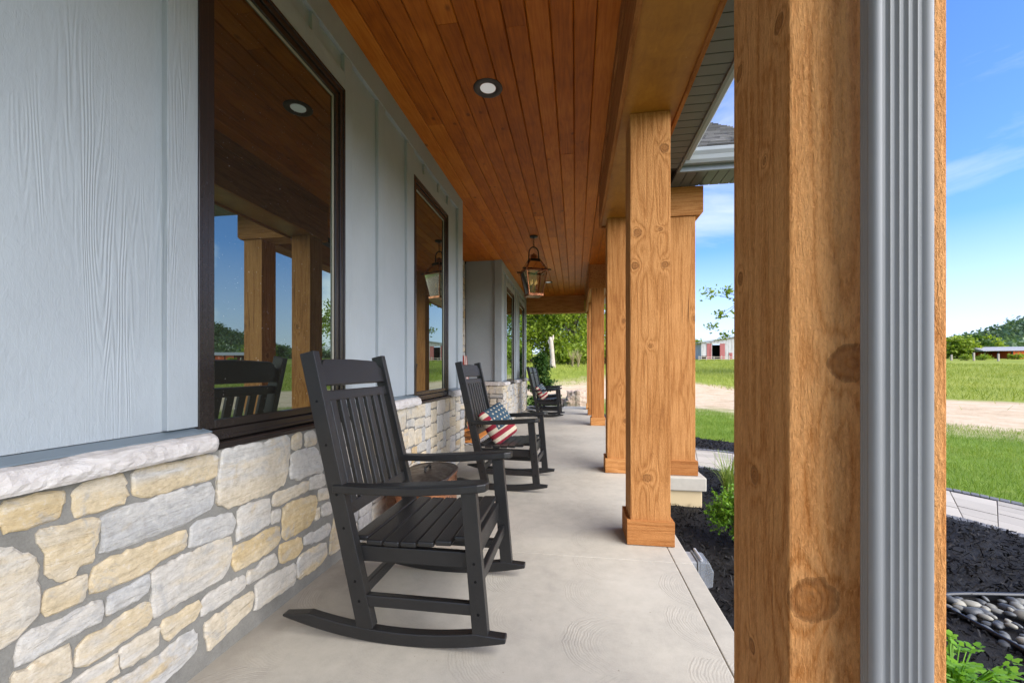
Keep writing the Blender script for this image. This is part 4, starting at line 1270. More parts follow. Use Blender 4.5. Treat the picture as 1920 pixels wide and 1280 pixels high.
downspout()

# ------------------------------------------------------------------ porch floor (structure)
mb = MB()
ys = [-2.4, 0.25, 2.47, 4.70, 6.93, 9.16, 11.2, 12.62]
g = 0.002
for a, b in zip(ys[:-1], ys[1:]):
    mb.box(-1.47, 0.561 - g, a + g, b - g, -0.05, 0.0)
    mb.box(0.561 + g, 0.66, a + g, b - g, -0.05, 0.0)
mb.box(-2.19, -1.472, 4.90, 7.70, -0.05, 0.0)
mb.box(0.662, 1.16, 4.91, 8.21, -0.05, -0.0005)
mb.box(-2.18, 0.655, -2.39, 12.61, -0.40, -0.0055)
mb.box(0.656, 1.155, 4.92, 8.20, -0.40, -0.0525)
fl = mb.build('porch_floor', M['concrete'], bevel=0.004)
tag(fl, kind='structure')

# ------------------------------------------------------------------ ground
def sstep(t):
    t = min(1, max(0, t)); return t * t * (3 - 2 * t)
def ground_z(x, y):
    q = min(y, 135.0) - 27.0
    rise = 0.052 * (q if q > 6 else (q + 6) ** 2 / 24 if q > -6 else 0)
    z = -0.36 + rise + 1.15 * sstep((y - 26) / 13) * (1 - sstep((x - 2) / 12))
    s = (x + y) * 0.7071
    if s > 20:
        z += 0.22 * mnoise.noise(Vector((x * 0.05, y * 0.05, 3.1))) * min(1, (s - 20) / 20)
    return z
mb = MB()
vs = []; fs = []
rad = [0.0, 2, 4, 6, 8, 11, 14, 18, 22, 26, 30, 35, 40, 46, 52, 60, 68, 78, 88, 100, 115, 135, 160, 200, 260, 350, 500, 900]
NA = 144
vs.append((0, 4, ground_z(0, 4)))
for r in rad[1:]:
    for k in range(NA):
        a = 2 * math.pi * k / NA
        x, y = r * math.cos(a), 4 + r * math.sin(a)
        vs.append((x, y, ground_z(x, y)))
for k in range(NA):
    fs.append((0, 1 + k, 1 + (k + 1) % NA))
for i in range(len(rad) - 2):
    for k in range(NA):
        k2 = (k + 1) % NA
        fs.append((1 + i * NA + k, 1 + (i + 1) * NA + k, 1 + (i + 1) * NA + k2, 1 + i * NA + k2))
mb.add(vs, fs)
tag(mb.build('ground', M['ground'], smooth=True), kind='structure')

# ------------------------------------------------------------------ paver path
def spline(pts, n=10):
    out = []
    P_ = [Vector((*p, 0)) for p in pts]
    P_ = [P_[0] * 2 - P_[1]] + P_ + [P_[-1] * 2 - P_[-2]]
    for i in range(1, len(P_) - 2):
        for k in range(n):
            t = k / n
            a, b, c, d = P_[i - 1], P_[i], P_[i + 1], P_[i + 2]
            q = 0.5 * ((2 * b) + (c - a) * t + (2 * a - 5 * b + 4 * c - d) * t * t + (3 * b - a - 3 * c + d) * t ** 3)
            out.append((q.x, q.y))
    out.append((pts[-1][0], pts[-1][1]))
    return out
near_e = spline([(1.17, 6.42), (1.78, 6.25), (2.15, 5.95), (2.9, 5.25), (3.50, 4.55), (3.72, 4.05), (3.95, 3.0), (4.1, 1.2), (4.1, -4.0)])
far_e = spline([(1.17, 8.0), (2.18, 7.85), (2.75, 7.55), (3.55, 6.7), (4.28, 5.85), (4.72, 5.05), (5.25, 3.8), (5.6, 1.6), (5.6, -4.0)])
def at(line, f):
    k = f * (len(line) - 1); i = min(int(k), len(line) - 2); t = k - i
    return Vector((line[i][0] * (1 - t) + line[i + 1][0] * t, line[i][1] * (1 - t) + line[i + 1][1] * t, 0))
ZP = -0.315
mb = MB(); mbb = MB(); mbs = MB()
rngP = random.Random(3)
N = 17
for i in range(N):
    cuts = [0.09]
    while cuts[-1] < 0.91: cuts.append(min(0.91, cuts[-1] + rngP.choice((0.14, 0.20, 0.27))))
    for a, b in zip(cuts[:-1], cuts[1:]):
        if b - a < 0.03: continue
        f0, f1 = i / N + 0.0006, (i + 1) / N - 0.0006
        q = [at(near_e, f0).lerp(at(far_e, f0), a + 0.003), at(near_e, f0).lerp(at(far_e, f0), b - 0.003), at(near_e, f1).lerp(at(far_e, f1), b - 0.003), at(near_e, f1).lerp(at(far_e, f1), a + 0.003)]
        dz = rngP.uniform(-0.0015, 0.0015)
        mb.add([(p.x, p.y, ZP + dz) for p in q] + [(p.x, p.y, ZP - 0.04) for p in q], [(0, 3, 2, 1), (0, 1, 5, 4), (1, 2, 6, 5), (2, 3, 7, 6), (3, 0, 4, 7)])
NB = 88
for i in range(NB):
    for a, b in ((0.0, 0.088), (0.912, 1.0)):
        f0, f1 = i / NB + 0.0005, (i + 1) / NB - 0.0005
        q = [at(near_e, f0).lerp(at(far_e, f0), a), at(near_e, f0).lerp(at(far_e, f0), b), at(near_e, f1).lerp(at(far_e, f1), b), at(near_e, f1).lerp(at(far_e, f1), a)]
        dz = rngP.uniform(0.0, 0.005)
        mbb.add([(p.x, p.y, ZP + 0.006 + dz) for p in q] + [(p.x, p.y, ZP - 0.06) for p in q], [(0, 3, 2, 1), (0, 1, 5, 4), (1, 2, 6, 5), (2, 3, 7, 6), (3, 0, 4, 7)])
for i in range(60):
    f0, f1 = i / 60, (i + 1) / 60
    q = [at(near_e, f0), at(far_e, f0), at(far_e, f1), at(near_e, f1)]
    mbs.add([(p.x, p.y, ZP - 0.012) for p in q], [(0, 3, 2, 1)])
pp = mb.build('paver_path', M['paver'], bevel=0.003); tag(pp, kind='structure')
pb = mbb.build('path_border', M['paver_dark'], bevel=0.004); tag(pb, kind='structure')
pj = mbs.build('path_joint_sand', simple('joint sand', (0.22, 0.18, 0.14), 0.95)); tag(pj, kind='structure')

# ------------------------------------------------------------------ mulch bed
bed1 = [(0.665, -2.2), (4.0, -2.2), (4.08, 1.2)] + [(p[0] - 0.02, p[1] - 0.02) for p in near_e[::-1] if p[1] < 6.43 and p[1] > 1.3] + [(1.15, 6.44), (0.665, 6.44)]
bed2 = [(1.17, 8.04)] + [(p[0] + 0.02, p[1] + 0.02) for p in far_e if 2.0 < p[0] < 3.75 and p[1] > 6] + [(3.7, 7.2), (3.1, 8.3), (2.3, 9.2), (1.4, 10.6), (0.9, 13.6), (-2.6, 13.9), (-2.6, 12.64), (0.67, 12.64), (0.67, 8.04)]
peb = [(2.10, 2.80), (2.26, 2.90), (2.70, 2.965), (3.5, 3.05), (3.5, 1.2), (2.45, 1.2), (2.20, 2.05), (2.17, 2.40), (2.125, 2.70)]
rngM = random.Random(9)
def zmulch(x, y): return -0.300 + 0.014 * mnoise.noise(Vector((x * 5, y * 5, 0.3))) + 0.022 * mnoise.noise(Vector((x * 1.7, y * 1.7, 7.3)))
mb = MB()
def grid_bed(poly, stepg, hole=None):
    xs0, xs1 = min(p[0] for p in poly), max(p[0] for p in poly); ys0, ys1 = min(p[1] for p in poly), max(p[1] for p in poly)
    nx, ny = int((xs1 - xs0) / stepg) + 1, int((ys1 - ys0) / stepg) + 1
    idx = {}
    vs = []; fs = []
    def vid(i, j):
        if (i, j) not in idx:
            x, y = xs0 + i * stepg, ys0 + j * stepg
            idx[(i, j)] = len(vs); vs.append((x, y, zmulch(x, y)))
        return idx[(i, j)]
    for i in range(nx):
        for j in range(ny):
            x, y = xs0 + (i + 0.5) * stepg, ys0 + (j + 0.5) * stepg
            if inside(poly, x, y) and not (hole and inside(hole, x, y)):
                fs.append((vid(i, j), vid(i + 1, j), vid(i + 1, j + 1), vid(i, j + 1)))
    mb.add(vs, fs)
grid_bed(bed1, 0.06, peb); grid_bed(bed2, 0.08)
tag(mb.build('mulch_bed', M['mulch'], smooth=True), kind='structure')
# chips
chips = []
def chip(x, y, big=1.0):
    l, w, t = rngM.choice((1, 1, 1, 1.7)) * rngM.uniform(0.014, 0.05) * big, rngM.uniform(0.004, 0.015) * big, 0.003
    e = Matrix.Translation((x, y, zmulch(x, y) + rngM.uniform(0.002, 0.020))) @ Matrix.Rotation(rngM.uniform(0, 6.28), 4, 'Z') @ Matrix.Rotation(rngM.gauss(0, 0.6), 4, 'Y') @ Matrix.Rotation(rngM.gauss(0, 0.8), 4, 'X')
    v = [e @ Vector(p) for p in ((-l / 2, -w / 2 * 0.4, 0), (l / 2, -w / 2, 0), (l / 2 * 0.9, w / 2 * 0.6, t), (-l / 2 * 0.95, w / 2, t))]
    chips.append([tuple(p) for p in v])
cnt = 0
while cnt < 15000:
    x, y = rngM.uniform(0.67, 3.9), rngM.uniform(0.9, 6.4)
    if inside(bed1, x, y) and not inside(peb, x, y): chip(x, y); cnt += 1
cnt = 0
while cnt < 2500:
    x, y = rngM.uniform(1.2, 3.7), rngM.uniform(7.2, 10)
    if inside(bed2, x, y): chip(x, y, 1.3); cnt += 1
o = np_mesh('mulch_chips', np.array(chips), 4, M['mulch']); tag(o, 'shredded black mulch chips covering the planting bed', 'mulch', kind='stuff')

# river stones and edging
mb = MB()
sheet = [(p[0], p[1], -0.318) for p in peb]
mb.add(sheet, [tuple(range(len(sheet)))[::-1]])
o = mb.build('pebble_bed', M['mulch']); tag(o, kind='structure')
mb = MB()
rngV = random.Random(4)
bmi = bmesh.new(); bmesh.ops.create_icosphere(bmi, subdivisions=2, radius=1)
icv = [v.co.copy() for v in bmi.verts]; icf = [tuple(v.index for v in f.verts) for f in bmi.faces]; bmi.free()
placed = []
tries = 0
while len(placed) < 420 and tries < 60000:
    tries += 1
    x, y = rngV.uniform(2.1, 3.3), rngV.uniform(1.4, 3.0)
    if not inside(peb, x, y): continue
    r = rngV.uniform(0.020, 0.043)
    if any((x - a) ** 2 + (y - b) ** 2 < (0.64 * (r + q)) ** 2 for a, b, q in placed): continue
    placed.append((x, y, r))
    e = Matrix.Translation((x, y, -0.300 + rngV.uniform(-0.004, 0.016))) @ Matrix.Rotation(rngV.uniform(0, 6.28), 4, 'Z') @ Matrix.Rotation(rngV.gauss(0, 0.25), 4, 'X') @ Matrix.Diagonal((r * rngV.uniform(1.0, 1.45), r * rngV.uniform(0.75, 1.0), r * rngV.uniform(0.42, 0.66), 1))
    ph = rngV.uniform(0, 50)
    mb.add([e @ (v * (1 + 0.13 * mnoise.noise(v * 1.1 + Vector((ph, 0, 0))))) for v in icv], icf)
o = mb.build('river_stones', M['river'], smooth=True); tag(o, 'smooth grey and black river stones inside black edging', 'river stones', kind='stuff')
mb = MB()
edge = spline([(3.4, 3.03), (2.70, 2.965), (2.26, 2.905), (2.115, 2.80), (2.125, 2.70), (2.17, 2.40), (2.20, 2.05), (2.45, 1.2)], 8)
mb.tube([(x, y, -0.272) for x, y in edge], 0.0125, 8)
n_e = len(edge)
for (x0, y0), (x1, y1) in zip(edge[:-1], edge[1:]):
    mb.add([(x0, y0, -0.36), (x1, y1, -0.36), (x1, y1, -0.28), (x0, y0, -0.28)], [(0, 1, 2, 3)])
o = mb.build('landscape_edging', M['edging'], smooth=True); tag(o, 'black plastic edging strip curving around the river stones', 'edging')

# ------------------------------------------------------------------ grass
def blades(name, n, sampler, hrange, w, mat, lean=0.35, seed=1):
    rng = np.random.default_rng(seed)
    pts = sampler(rng, n)
    n = len(pts)
    h = rng.uniform(*hrange, n)
    a = rng.uniform(0, 2 * np.pi, n)
    ld = rng.uniform(0, 2 * np.pi, n)
    la = np.abs(rng.normal(0, lean, n)) * h
    ww = w * rng.uniform(0.6, 1.3, n)
    dx, dy = np.cos(a) * ww / 2, np.sin(a) * ww / 2
    v = np.zeros((n, 4, 3), dtype=np.float32)
    v[:, 0] = pts + np.stack([-dx, -dy, np.zeros(n)], 1)
    v[:, 1] = pts + np.stack([dx, dy, np.zeros(n)], 1)
    v[:, 2] = pts + np.stack([dx * 0.35 + np.cos(ld) * la, dy * 0.35 + np.sin(ld) * la, h], 1)
    v[:, 3] = pts + np.stack([-dx * 0.35 + np.cos(ld) * la, -dy * 0.35 + np.sin(ld) * la, h], 1)
    return np_mesh(name, v, 4, mat)
far_poly = [(p[0] + 0.03, p[1]) for p in far_e]
def lawn_pts(rng, n):
    out = []
    while len(out) < n:
        k = n
        x = rng.uniform(1.0, 16, k); y = rng.uniform(1.0, 24, k)
        s = (x + y) * 0.7071
        keep = rng.random(k) < np.clip(1.5 - s / 16.0, 0.12, 1)
        for xx, yy, ss, kk in zip(x, y, s, keep):
            if not kk: continue
            w1 = mnoise.noise(Vector((xx * 0.3, yy * 0.3, 1.0)))
            if ss + 2.5 * w1 > 15.5: continue
            if rng.random() > 0.25 + 1.1 * (0.5 + 0.5 * mnoise.noise(Vector((xx * 0.9, yy * 0.9, 4.0)))) : continue
            if yy < 13.7 and xx < 1.2: continue
            if inside(lawn_hole, xx, yy): continue
            out.append((xx, yy, ground_z(xx, yy)))
            if len(out) >= n: break
    return np.array(out)
lawn_hole = [(-3, -6)] + [(5.62, -4.0)] + [(p[0] + 0.03, p[1] + 0.03) for p in far_e[::-1] if p[0] > 3.6] + [(3.75, 7.2), (3.1, 8.35), (2.3, 9.25), (1.4, 10.7), (0.9, 13.7), (-3, 13.7)]
o = blades('lawn_grass', 120000, lawn_pts, (0.03, 0.085), 0.006, M['blade'], 0.7, 2)
tag(o, 'short green lawn grass growing beyond the paver path', 'grass', kind='stuff')
def meadow_pts(rng, n):
    out = []
    while len(out) < n:
        k = 4000
        s = rng.uniform(18, 92, k); q = rng.uniform(-60, 60, k)
        x = (s + q) * 0.7071; y = (s - q) * 0.7071
        for xx, yy, ss in zip(x, y, s):
            w1 = mnoise.noise(Vector((xx * 0.15, yy * 0.15, 5.0)))
            ss += max(0.0, (6.0 - xx) * 1.1)
            if ss < 29 + 3 * w1 and rng.random() > 0.006: continue
            if rng.random() > 0.35 + 0.9 * (0.5 + 0.5 * mnoise.noise(Vector((xx * 0.25, yy * 0.25, 9.0)))): continue
            out.append((xx, yy, ground_z(xx, yy)))
            if len(out) >= n: break
    return np.array(out)
o = blades('meadow_grass', 120000, meadow_pts, (0.08, 0.30), 0.034, M['meadow'], 0.8, 3)
tag(o, 'tall yellow green meadow grass on the rising field', 'meadow grass', kind='stuff')

# ------------------------------------------------------------------ foliage builders
def quads_cloud(pts, size, rng, flat=0.0, asp=1.9):
    n = len(pts)
    nrm = rng.normal(0, 1, (n, 3)); nrm[:, 2] = nrm[:, 2] * (1 - flat) + flat * np.sign(nrm[:, 2] + 1e-6) * 1.4
    nrm /= np.linalg.norm(nrm, axis=1, keepdims=True)
    ref = rng.normal(0, 1, (n, 3))
    a = np.cross(nrm, ref); a /= np.linalg.norm(a, axis=1, keepdims=True)
    b = np.cross(nrm, a)
    s = size * rng.uniform(0.6, 1.35, n)[:, None]
    v = np.zeros((n, 4, 3), dtype=np.float32)
    v[:, 0] = pts - a * s * asp / 2
    v[:, 1] = pts - b * s / 2 + nrm * s * 0.12
    v[:, 2] = pts + a * s * asp / 2
    v[:, 3] = pts + b * s / 2 + nrm * s * 0.12
    return v

def tree(name, loc, h, cr, seed, label, cat='tree', group=None, leaf='leaf', nleaf=7000, lsize=0.26, base=0.28, bark='bark', spread=0.55):
    rng = np.random.default_rng(seed); pr = random.Random(seed)
    root = empty(name, loc)
    tag(root, label, cat, group)
    mb = MB()
    th = h * 0.62
    trunk = [(0, 0, -0.3)]
    x = y = 0
    for i in range(1, 7):
        x += pr.uniform(-0.12, 0.12) * h / 8; y += pr.uniform(-0.12, 0.12) * h / 8
        trunk.append((x, y, th * i / 6))
    r0 = h * 0.028
    mb.tube(trunk, [r0 * (1.25 - 0.16 * i) for i in range(7)], 8)
    tips = []
    nb = 15
    for k in range(nb):
        f = base + (0.95 - base) * k / nb
        i = min(5, int(f * 6)); t = f * 6 - i
        p0 = Vector(trunk[i]).lerp(Vector(trunk[i + 1]), t)
        a = k * 2.4 + pr.uniform(-0.4, 0.4)
        prof = math.sin(math.pi * min(1, 0.18 + 0.82 * (k + 0.5) / nb)) ** 0.6
        rr = cr * prof * pr.uniform(0.7, 1.05)
        zz = th * f + rr * pr.uniform(0.25, 0.75) + (h - th) * 0.5 * (k / nb)
        p2 = Vector((math.cos(a) * rr, math.sin(a) * rr, min(h, zz)))
        p1 = p0.lerp(p2, 0.5) + Vector((0, 0, -0.05 * h * pr.random()))
        mb.tube([p0, p1, p2], [r0 * 0.5 * (1 - 0.5 * f), r0 * 0.26, r0 * 0.08], 5)
        tips += [p2, p1.lerp(p2, 0.55)]
        for q in range(3):
            p3 = p1.lerp(p2, pr.uniform(0.3, 1)) + Vector((pr.gauss(0, 1), pr.gauss(0, 1), pr.gauss(0.3, 0.7))) * cr * 0.26
            mb.tube([p1.lerp(p2, 0.5), p3], [r0 * 0.12, r0 * 0.04], 4)
            tips.append(p3)
    for _ in range(12):
        tp = Vector((pr.gauss(0, cr * 0.3), pr.gauss(0, cr * 0.3), h * pr.uniform(0.78, 0.98)))
        mb.tube([trunk[6], Vector(trunk[6]).lerp(tp, 0.6) + Vector((0, 0, 0.03 * h)), tp], [r0 * 0.25, r0 * 0.14, r0 * 0.06], 4)
        tips.append(tp)
    for t_ in list(tips):
        for q in range(3):
            e_ = Vector(t_) + Vector((pr.gauss(0, 1), pr.gauss(0, 1), pr.gauss(0, 0.7))) * cr * spread * 0.30
            mb.tube([t_, Vector(t_).lerp(e_, 0.5) + Vector((0, 0, -0.02 * cr)), e_], [r0 * 0.07, r0 * 0.05, r0 * 0.025], 3, 0, False)
    mb.build('trunk', M[bark], root, smooth=True)
    per = max(10, nleaf // len(tips))
    pts = []
    for t_ in tips:
        k = int(per * pr.uniform(0.5, 1.5))
        sg = cr * spread * 0.34 * pr.uniform(0.7, 1.3)
        pts.append(np.array(t_)[None, :] + rng.normal(0, 1, (k, 3)) * np.array([sg, sg, sg * 0.62]))
    pts = np.concatenate(pts)
    np_mesh('crown', quads_cloud(pts, lsize, rng, 0.35), 4, M[leaf], root)
    return root

# trees past the far end of the porch
T1 = [(-11.0, 44, 9.0, 3.8, 'leaf', 'tall leafy green tree beyond the end of the porch, behind the wing windows'),
      (-5.3, 49, 9.5, 3.9, 'leaf', 'broad bright green tree just left of the bleached dead trunk'),
      (-0.2, 47, 9.0, 3.6, 'leaf', 'bright green tree standing right of the bleached dead trunk'),
      (-3.2, 60, 11.5, 4.6, 'leaf', 'tallest green tree far behind the bleached dead trunk'),
      (-10.5, 58, 11.0, 4.6, 'leaf_dark', 'darker green tree at the back of the grove beyond the porch end'),
      (5.5, 55, 9.5, 4.4, 'leaf', 'green tree on the right side of the grove beyond the porch end')]
for i, (x, y, h, c, lf, lb) in enumerate(T1):
    tree('leafy_tree', (x, y, ground_z(x, y)), h, c, 40 + i, lb, 'tree', 'trees beyond the porch end', lf, 10500, 0.19, 0.10, spread=0.60)
# understory brush under the grove
def brush(name, loc, r, h, seed, label, leaf='leaf_dark', n=1500, ls=0.16, cat='bush', group=None):
    rng = np.random.default_rng(seed); pr = random.Random(seed)
    root = empty(name, loc); tag(root, label, cat, group)
    mb = MB(); pts = []
    for k in range(14):
        a = pr.uniform(0, 6.28); rr = r * math.sqrt(pr.random()) * 0.8
        t_ = (math.cos(a) * rr, math.sin(a) * rr, h * pr.uniform(0.35, 0.85))
        mb.tube([(t_[0] * 0.2, t_[1] * 0.2, -0.1), (t_[0] * 0.6, t_[1] * 0.6, t_[2] * 0.5), t_], [0.03 * h, 0.018 * h, 0.006 * h], 5)
        k2 = n // 14
        pts.append(np.array(t_)[None, :] + rng.normal(0, 1, (k2, 3)) * np.array([r * 0.24, r * 0.24, h * 0.17]))
    pts = np.concatenate(pts); pts[:, 2] = np.abs(pts[:, 2])
    mb.build('stem', M['bark'], root)
    np_mesh('foliage', quads_cloud(pts, ls, rng, 0.2), 4, M[leaf], root)
    return root
for i, (x, y, r, h, lb) in enumerate([(-6.8, 43.5, 2.2, 2.0, 'low dark bush at the left foot of the grove beyond the porch'), (-0.6, 43.5, 1.8, 1.9, 'dark bush right behind the bleached dead trunk'), (3.4, 44, 2.4, 2.2, 'low bush at the right foot of the grove beyond the porch')]):
    brush('wild_bush', (x, y, ground_z(x, y)), r, h, 70 + i, lb, 'leaf', 2200, 0.22, 'bush', 'bushes under the grove')
# bleached dead trunk
dx, dy = -2.1, 38.1
root = empty('dead_trunk', (dx, dy, ground_z(dx, dy)))
tag(root, 'bleached broken dead tree trunk standing in the meadow grass', 'dead tree')
mb = MB()
mb.tube([(0.05, 0, -0.2), (0.02, 0, 0.25), (0, 0, 1.0), (-0.08, 0, 1.8), (-0.12, 0, 2.35), (-0.2, 0, 2.75)], [0.33, 0.25, 0.20, 0.21, 0.20, 0.12], 10)
mb.build('trunk', M['deadwood'], root, smooth=True)
mb = MB()
mb.tube([(-0.12, 0, 2.3), (0.05, 0, 2.6), (0.10, 0.02, 2.95)], [0.15, 0.12, 0.03], 8)
mb.tube([(-0.1, 0, 1.85), (-0.32, 0, 2.25), (-0.36, 0, 2.5)], [0.12, 0.09, 0.03], 8)
mb.build('broken_limb', M['deadwood'], root, smooth=True)

# the tree hidden behind the nearest post
tx, ty = 21.2, 45.9
tree('leafy_tree', (tx, ty, ground_z(tx, ty)), 10.5, 6.3, 91, 'tree whose leaf sprays show at the left edge of the nearest post, above the barn', 'tree', None, 'leaf', 6000, 0.21, 0.34, spread=0.24)

# trees in the field by the red shed
def polar(px, zc):
    xc = (px - 960) / 775.0 * zc
    return (xc * Cc - zc * Ss, xc * Ss + zc * Cc)
for i, (px, zc, h, c, lf, lb) in enumerate([(1800, 88, 4.2, 2.6, 'leaf', 'roundest green field tree, left of the red shed'), (1826, 95, 4.6, 2.4, 'leaf_dark', 'dark green field tree beside the left end of the red shed'),
                                    (1772, 105, 3.6, 2.6, 'leaf_dark', 'small dark field tree half behind the nearest post'), (1850, 110, 4.8, 2.8, 'leaf', 'pale green tree rising behind the red shed roof'), (1306, 120, 4.4, 3.0, 'leaf', 'green tree at the left end of the old barn')]):
    x, y = polar(px, zc)
    tree('field_tree', (x, y, ground_z(x, y)), h, c, 120 + i, lb, 'tree', 'trees out in the field', lf, 3000, 0.36, 0.05)
for i, (px, zc) in enumerate([(1842, 78), (1812, 76), (1905, 80)]):
    x, y = polar(px, zc)
    brush('weed_clump', (x, y, ground_z(x, y)), 1.1, 1.0, 150 + i, ['bright weed clump before the left corner of the red shed', 'bright weed clump under the round field tree', 'bright weed clump before the right side of the red shed'][i], 'leaf', 500, 0.16, 'weeds', 'weed clumps along the field edge')

# ------------------------------------------------------------------ hill and its wood
def hill_h(az, r):
    t = (az - 30) / 40.0
    env = 0
    for (a0, w, H) in ((47, 6, 21), (60, 12, 38), (39, 5, 6), (20, 30, 2.5), (-20, 30, 4)):
        env += H * math.exp(-((az - a0) / w) ** 2)
    b = min(1, max(0, (r - 230) / 170.0)); b = b * b * (3 - 2 * b)
    return 2.5 + env * b * (r / 400.0)
mb = MB()
vs = []; fs = []
azs = [(-40 + 1.0 * i) for i in range(131)]
rs = [215, 250, 285, 320, 355, 400, 450, 520]
for r in rs:
    for az in azs:
        x, y = r * math.sin(R(az)), r * math.cos(R(az))
        vs.append((x, y, hill_h(az, r) - (3 if r == 215 else 0)))
n = len(azs)
for i in range(len(rs) - 1):
    for k in range(n - 1):
        fs.append((i * n + k, i * n + k + 1, (i + 1) * n + k + 1, (i + 1) * n + k))
mb.add(vs, fs)
o = mb.build('hill', simple('wooded hillside', (0.05, 0.085, 0.03), 0.95), smooth=True); tag(o, kind='structure')
rngH = np.random.default_rng(7); prH = random.Random(7)
allp = []
for k in range(1500):
    az = prH.uniform(-35, 72) if k % 3 == 0 else prH.uniform(28, 66); r = prH.uniform(225, 420)
    x, y, z = r * math.sin(R(az)), r * math.cos(R(az)), hill_h(az, r)
    hh = prH.uniform(6, 10); c = prH.uniform(3.0, 4.8)
    for q in range(5):
        cx_, cy_, cz_ = x + prH.gauss(0, c * 0.45), y + prH.gauss(0, c * 0.45), z + hh * prH.uniform(0.35, 0.85)
        m = 16
        allp.append(np.array([[cx_, cy_, cz_]]) + rngH.normal(0, 1, (m, 3)) * np.array([c * 0.33, c * 0.33, c * 0.26]))
allp = np.concatenate(allp)
o = np_mesh('hillside_forest', quads_cloud(allp, 1.25, rngH, 0.3, 1.4), 4, M['leaf_far'])
tag(o, 'dense green forest covering the far hill and the horizon', 'forest', kind='stuff')

# ------------------------------------------------------------------ barn
def board_mat(name, c, dark):
    t = NT(name)
    v = t.obj((1, 1, 0.1))
    n = t.noise(v, 2.6, 5, 0.7)
    t.color(t.ramp(n, [(0.3, dark), (0.5, c), (0.8, tuple(min(1, q * 1.1) for q in c))]))
    t.set(Roughness=0.9)
    t.bump(n, 0.3, 0.02)
    return t.m
M['barn_white'] = board_mat('weathered white boards', (0.44, 0.42, 0.39), (0.17, 0.15, 0.135))
M['barn_red'] = board_mat('faded red boards', (0.33, 0.105, 0.095), (0.17, 0.05, 0.045))
M['barn_roof'] = simple('dull tin roof', (0.20, 0.20, 0.17), 0.5, 0.3)
M['barn_in'] = simple('dark barn inside', (0.02, 0.018, 0.017), 0.9)
bz = 92.0
bx, by = polar(1315, bz)
barn = empty('old_barn', (bx, by, ground_z(bx, by) - 0.1), R(8.73))
tag(barn, 'weathered white barn with faded red sliding doors and a dark opening', 'barn')
U = bz / 775.0
def wl(px): return (px - 1315) * U
W_, EH = 17.0, 3.95
RH = EH + W_ / 2 * 0.155
mb = MB()
for i in range(int(W_ / 0.3)):
    a, b = i * 0.3, i * 0.3 + 0.285
    m_ = (a + b) / 2
    top = EH + (m_ if m_ < W_ / 2 else W_ - m_) * 0.155
    if wl(1334) < m_ < wl(1349.5): 
        mb.box(a, b, 0, 0.05, EH - 0.25, top - 0.02)
        continue
    z0 = 0.0 if m_ > wl(1325) else 1.0 + 0.15 * math.sin(i * 3.1)
    mb.box(a, b, 0, 0.05, z0, top - 0.02)
mb.box(0, 0.1, 0.06, 12, 0.0, EH - 0.1); mb.box(W_ - 0.1, W_, 0.06, 12, 0.0, EH - 0.1); mb.box(0.1, W_ - 0.1, 11.9, 12, 0, EH - 0.1)
mb.build('wall', M['barn_white'], barn)
mb = MB(); mb.box(0.12, W_ - 0.12, 5.0, 5.1, 0.0, EH - 0.2); mb.build('interior', M['barn_in'], barn)
mb = MB()
mb.prism([(-0.9, EH - 0.10), (W_ / 2, RH + 0.02), (W_ + 0.9, EH - 0.10), (W_ + 0.9, EH + 0.08), (W_ / 2, RH + 0.22), (-0.9, EH + 0.08)], -0.5, 12.5, 'y')
mb.build('roof', M['barn_roof'], barn)
for (a, b) in ((1325, 1334), (1349.5, 1359)):
    mb = MB(); n_ = 4
    for i in range(n_):
        x0, x1 = wl(a) + (wl(b) - wl(a)) * i / n_, wl(a) + (wl(b) - wl(a)) * (i + 1) / n_
        mb.box(x0, x1 - 0.015, -0.09, -0.02, 0.15, EH - 0.2)
    mb.build('sliding_door', M['barn_red'], barn)
mb = MB(); mb.box(wl(1322), wl(1362), -0.14, -0.02, EH - 0.19, EH + 0.02); mb.build('door_rail', M['barn_white'], barn)
mb = MB(); mb.box(wl(1366.5), wl(1373), -0.09, -0.02, 0.1, 1.7); mb.build('red_panel', M['barn_red'], barn)
# rail fence before the barn
fx, fy = polar(1310, bz - 5)
fence = empty('rail_fence', (fx, fy, ground_z(fx, fy) - 0.05), R(8.73))
tag(fence, 'low weathered rail fence in front of the old barn', 'fence')
for i in range(9):
    mb = MB(); mb.box(i * 1.6, i * 1.6 + 0.14, 0, 0.14, 0, 1.0 + 0.15 * math.sin(i * 5)); mb.build('post', M['deadwood'], fence)
for z in (0.35, 0.75):
    mb = MB(); mb.box(-0.1, 13.0, -0.05, -0.002, z, z + 0.10); mb.build('rail', M['deadwood'], fence)

# red shed on the right
sz = 84.0
sx, sy = polar(1841, sz)
shed = empty('red_shed', (sx, sy, ground_z(sx, sy) - 0.2), R(8.73 - 16))
tag(shed, 'long low red orange shed with a pale metal roof in the field', 'shed')
M['shed_red'] = board_mat('red orange shed wall', (0.72, 0.13, 0.03), (0.36, 0.06, 0.02))
M['shed_roof'] = simple('pale metal roof', (0.30, 0.295, 0.29), 0.7, 0.0)
mb = MB(); mb.box(4.6, 16, 0, 6, 0, 1.75); mb.box(0.2, 4.6, 5.9, 6, 0, 1.75); mb.build('wall', M['shed_red'], shed)
mb = MB()
mb.prism([(-0.6, 1.80), (-0.55, 1.92), (2.8, 2.75), (6.4, 1.92), (6.5, 1.80)], -0.2, 16.4, 'x'); mb.build('roof', M['shed_roof'], shed)
for xx in (0.3, 2.4, 4.6, 7.2, 10.0, 13):
    mb = MB(); mb.box(xx, xx + 0.22, -0.14, -0.002, 0, 1.8); mb.build('wall_post', M['barn_in'], shed)
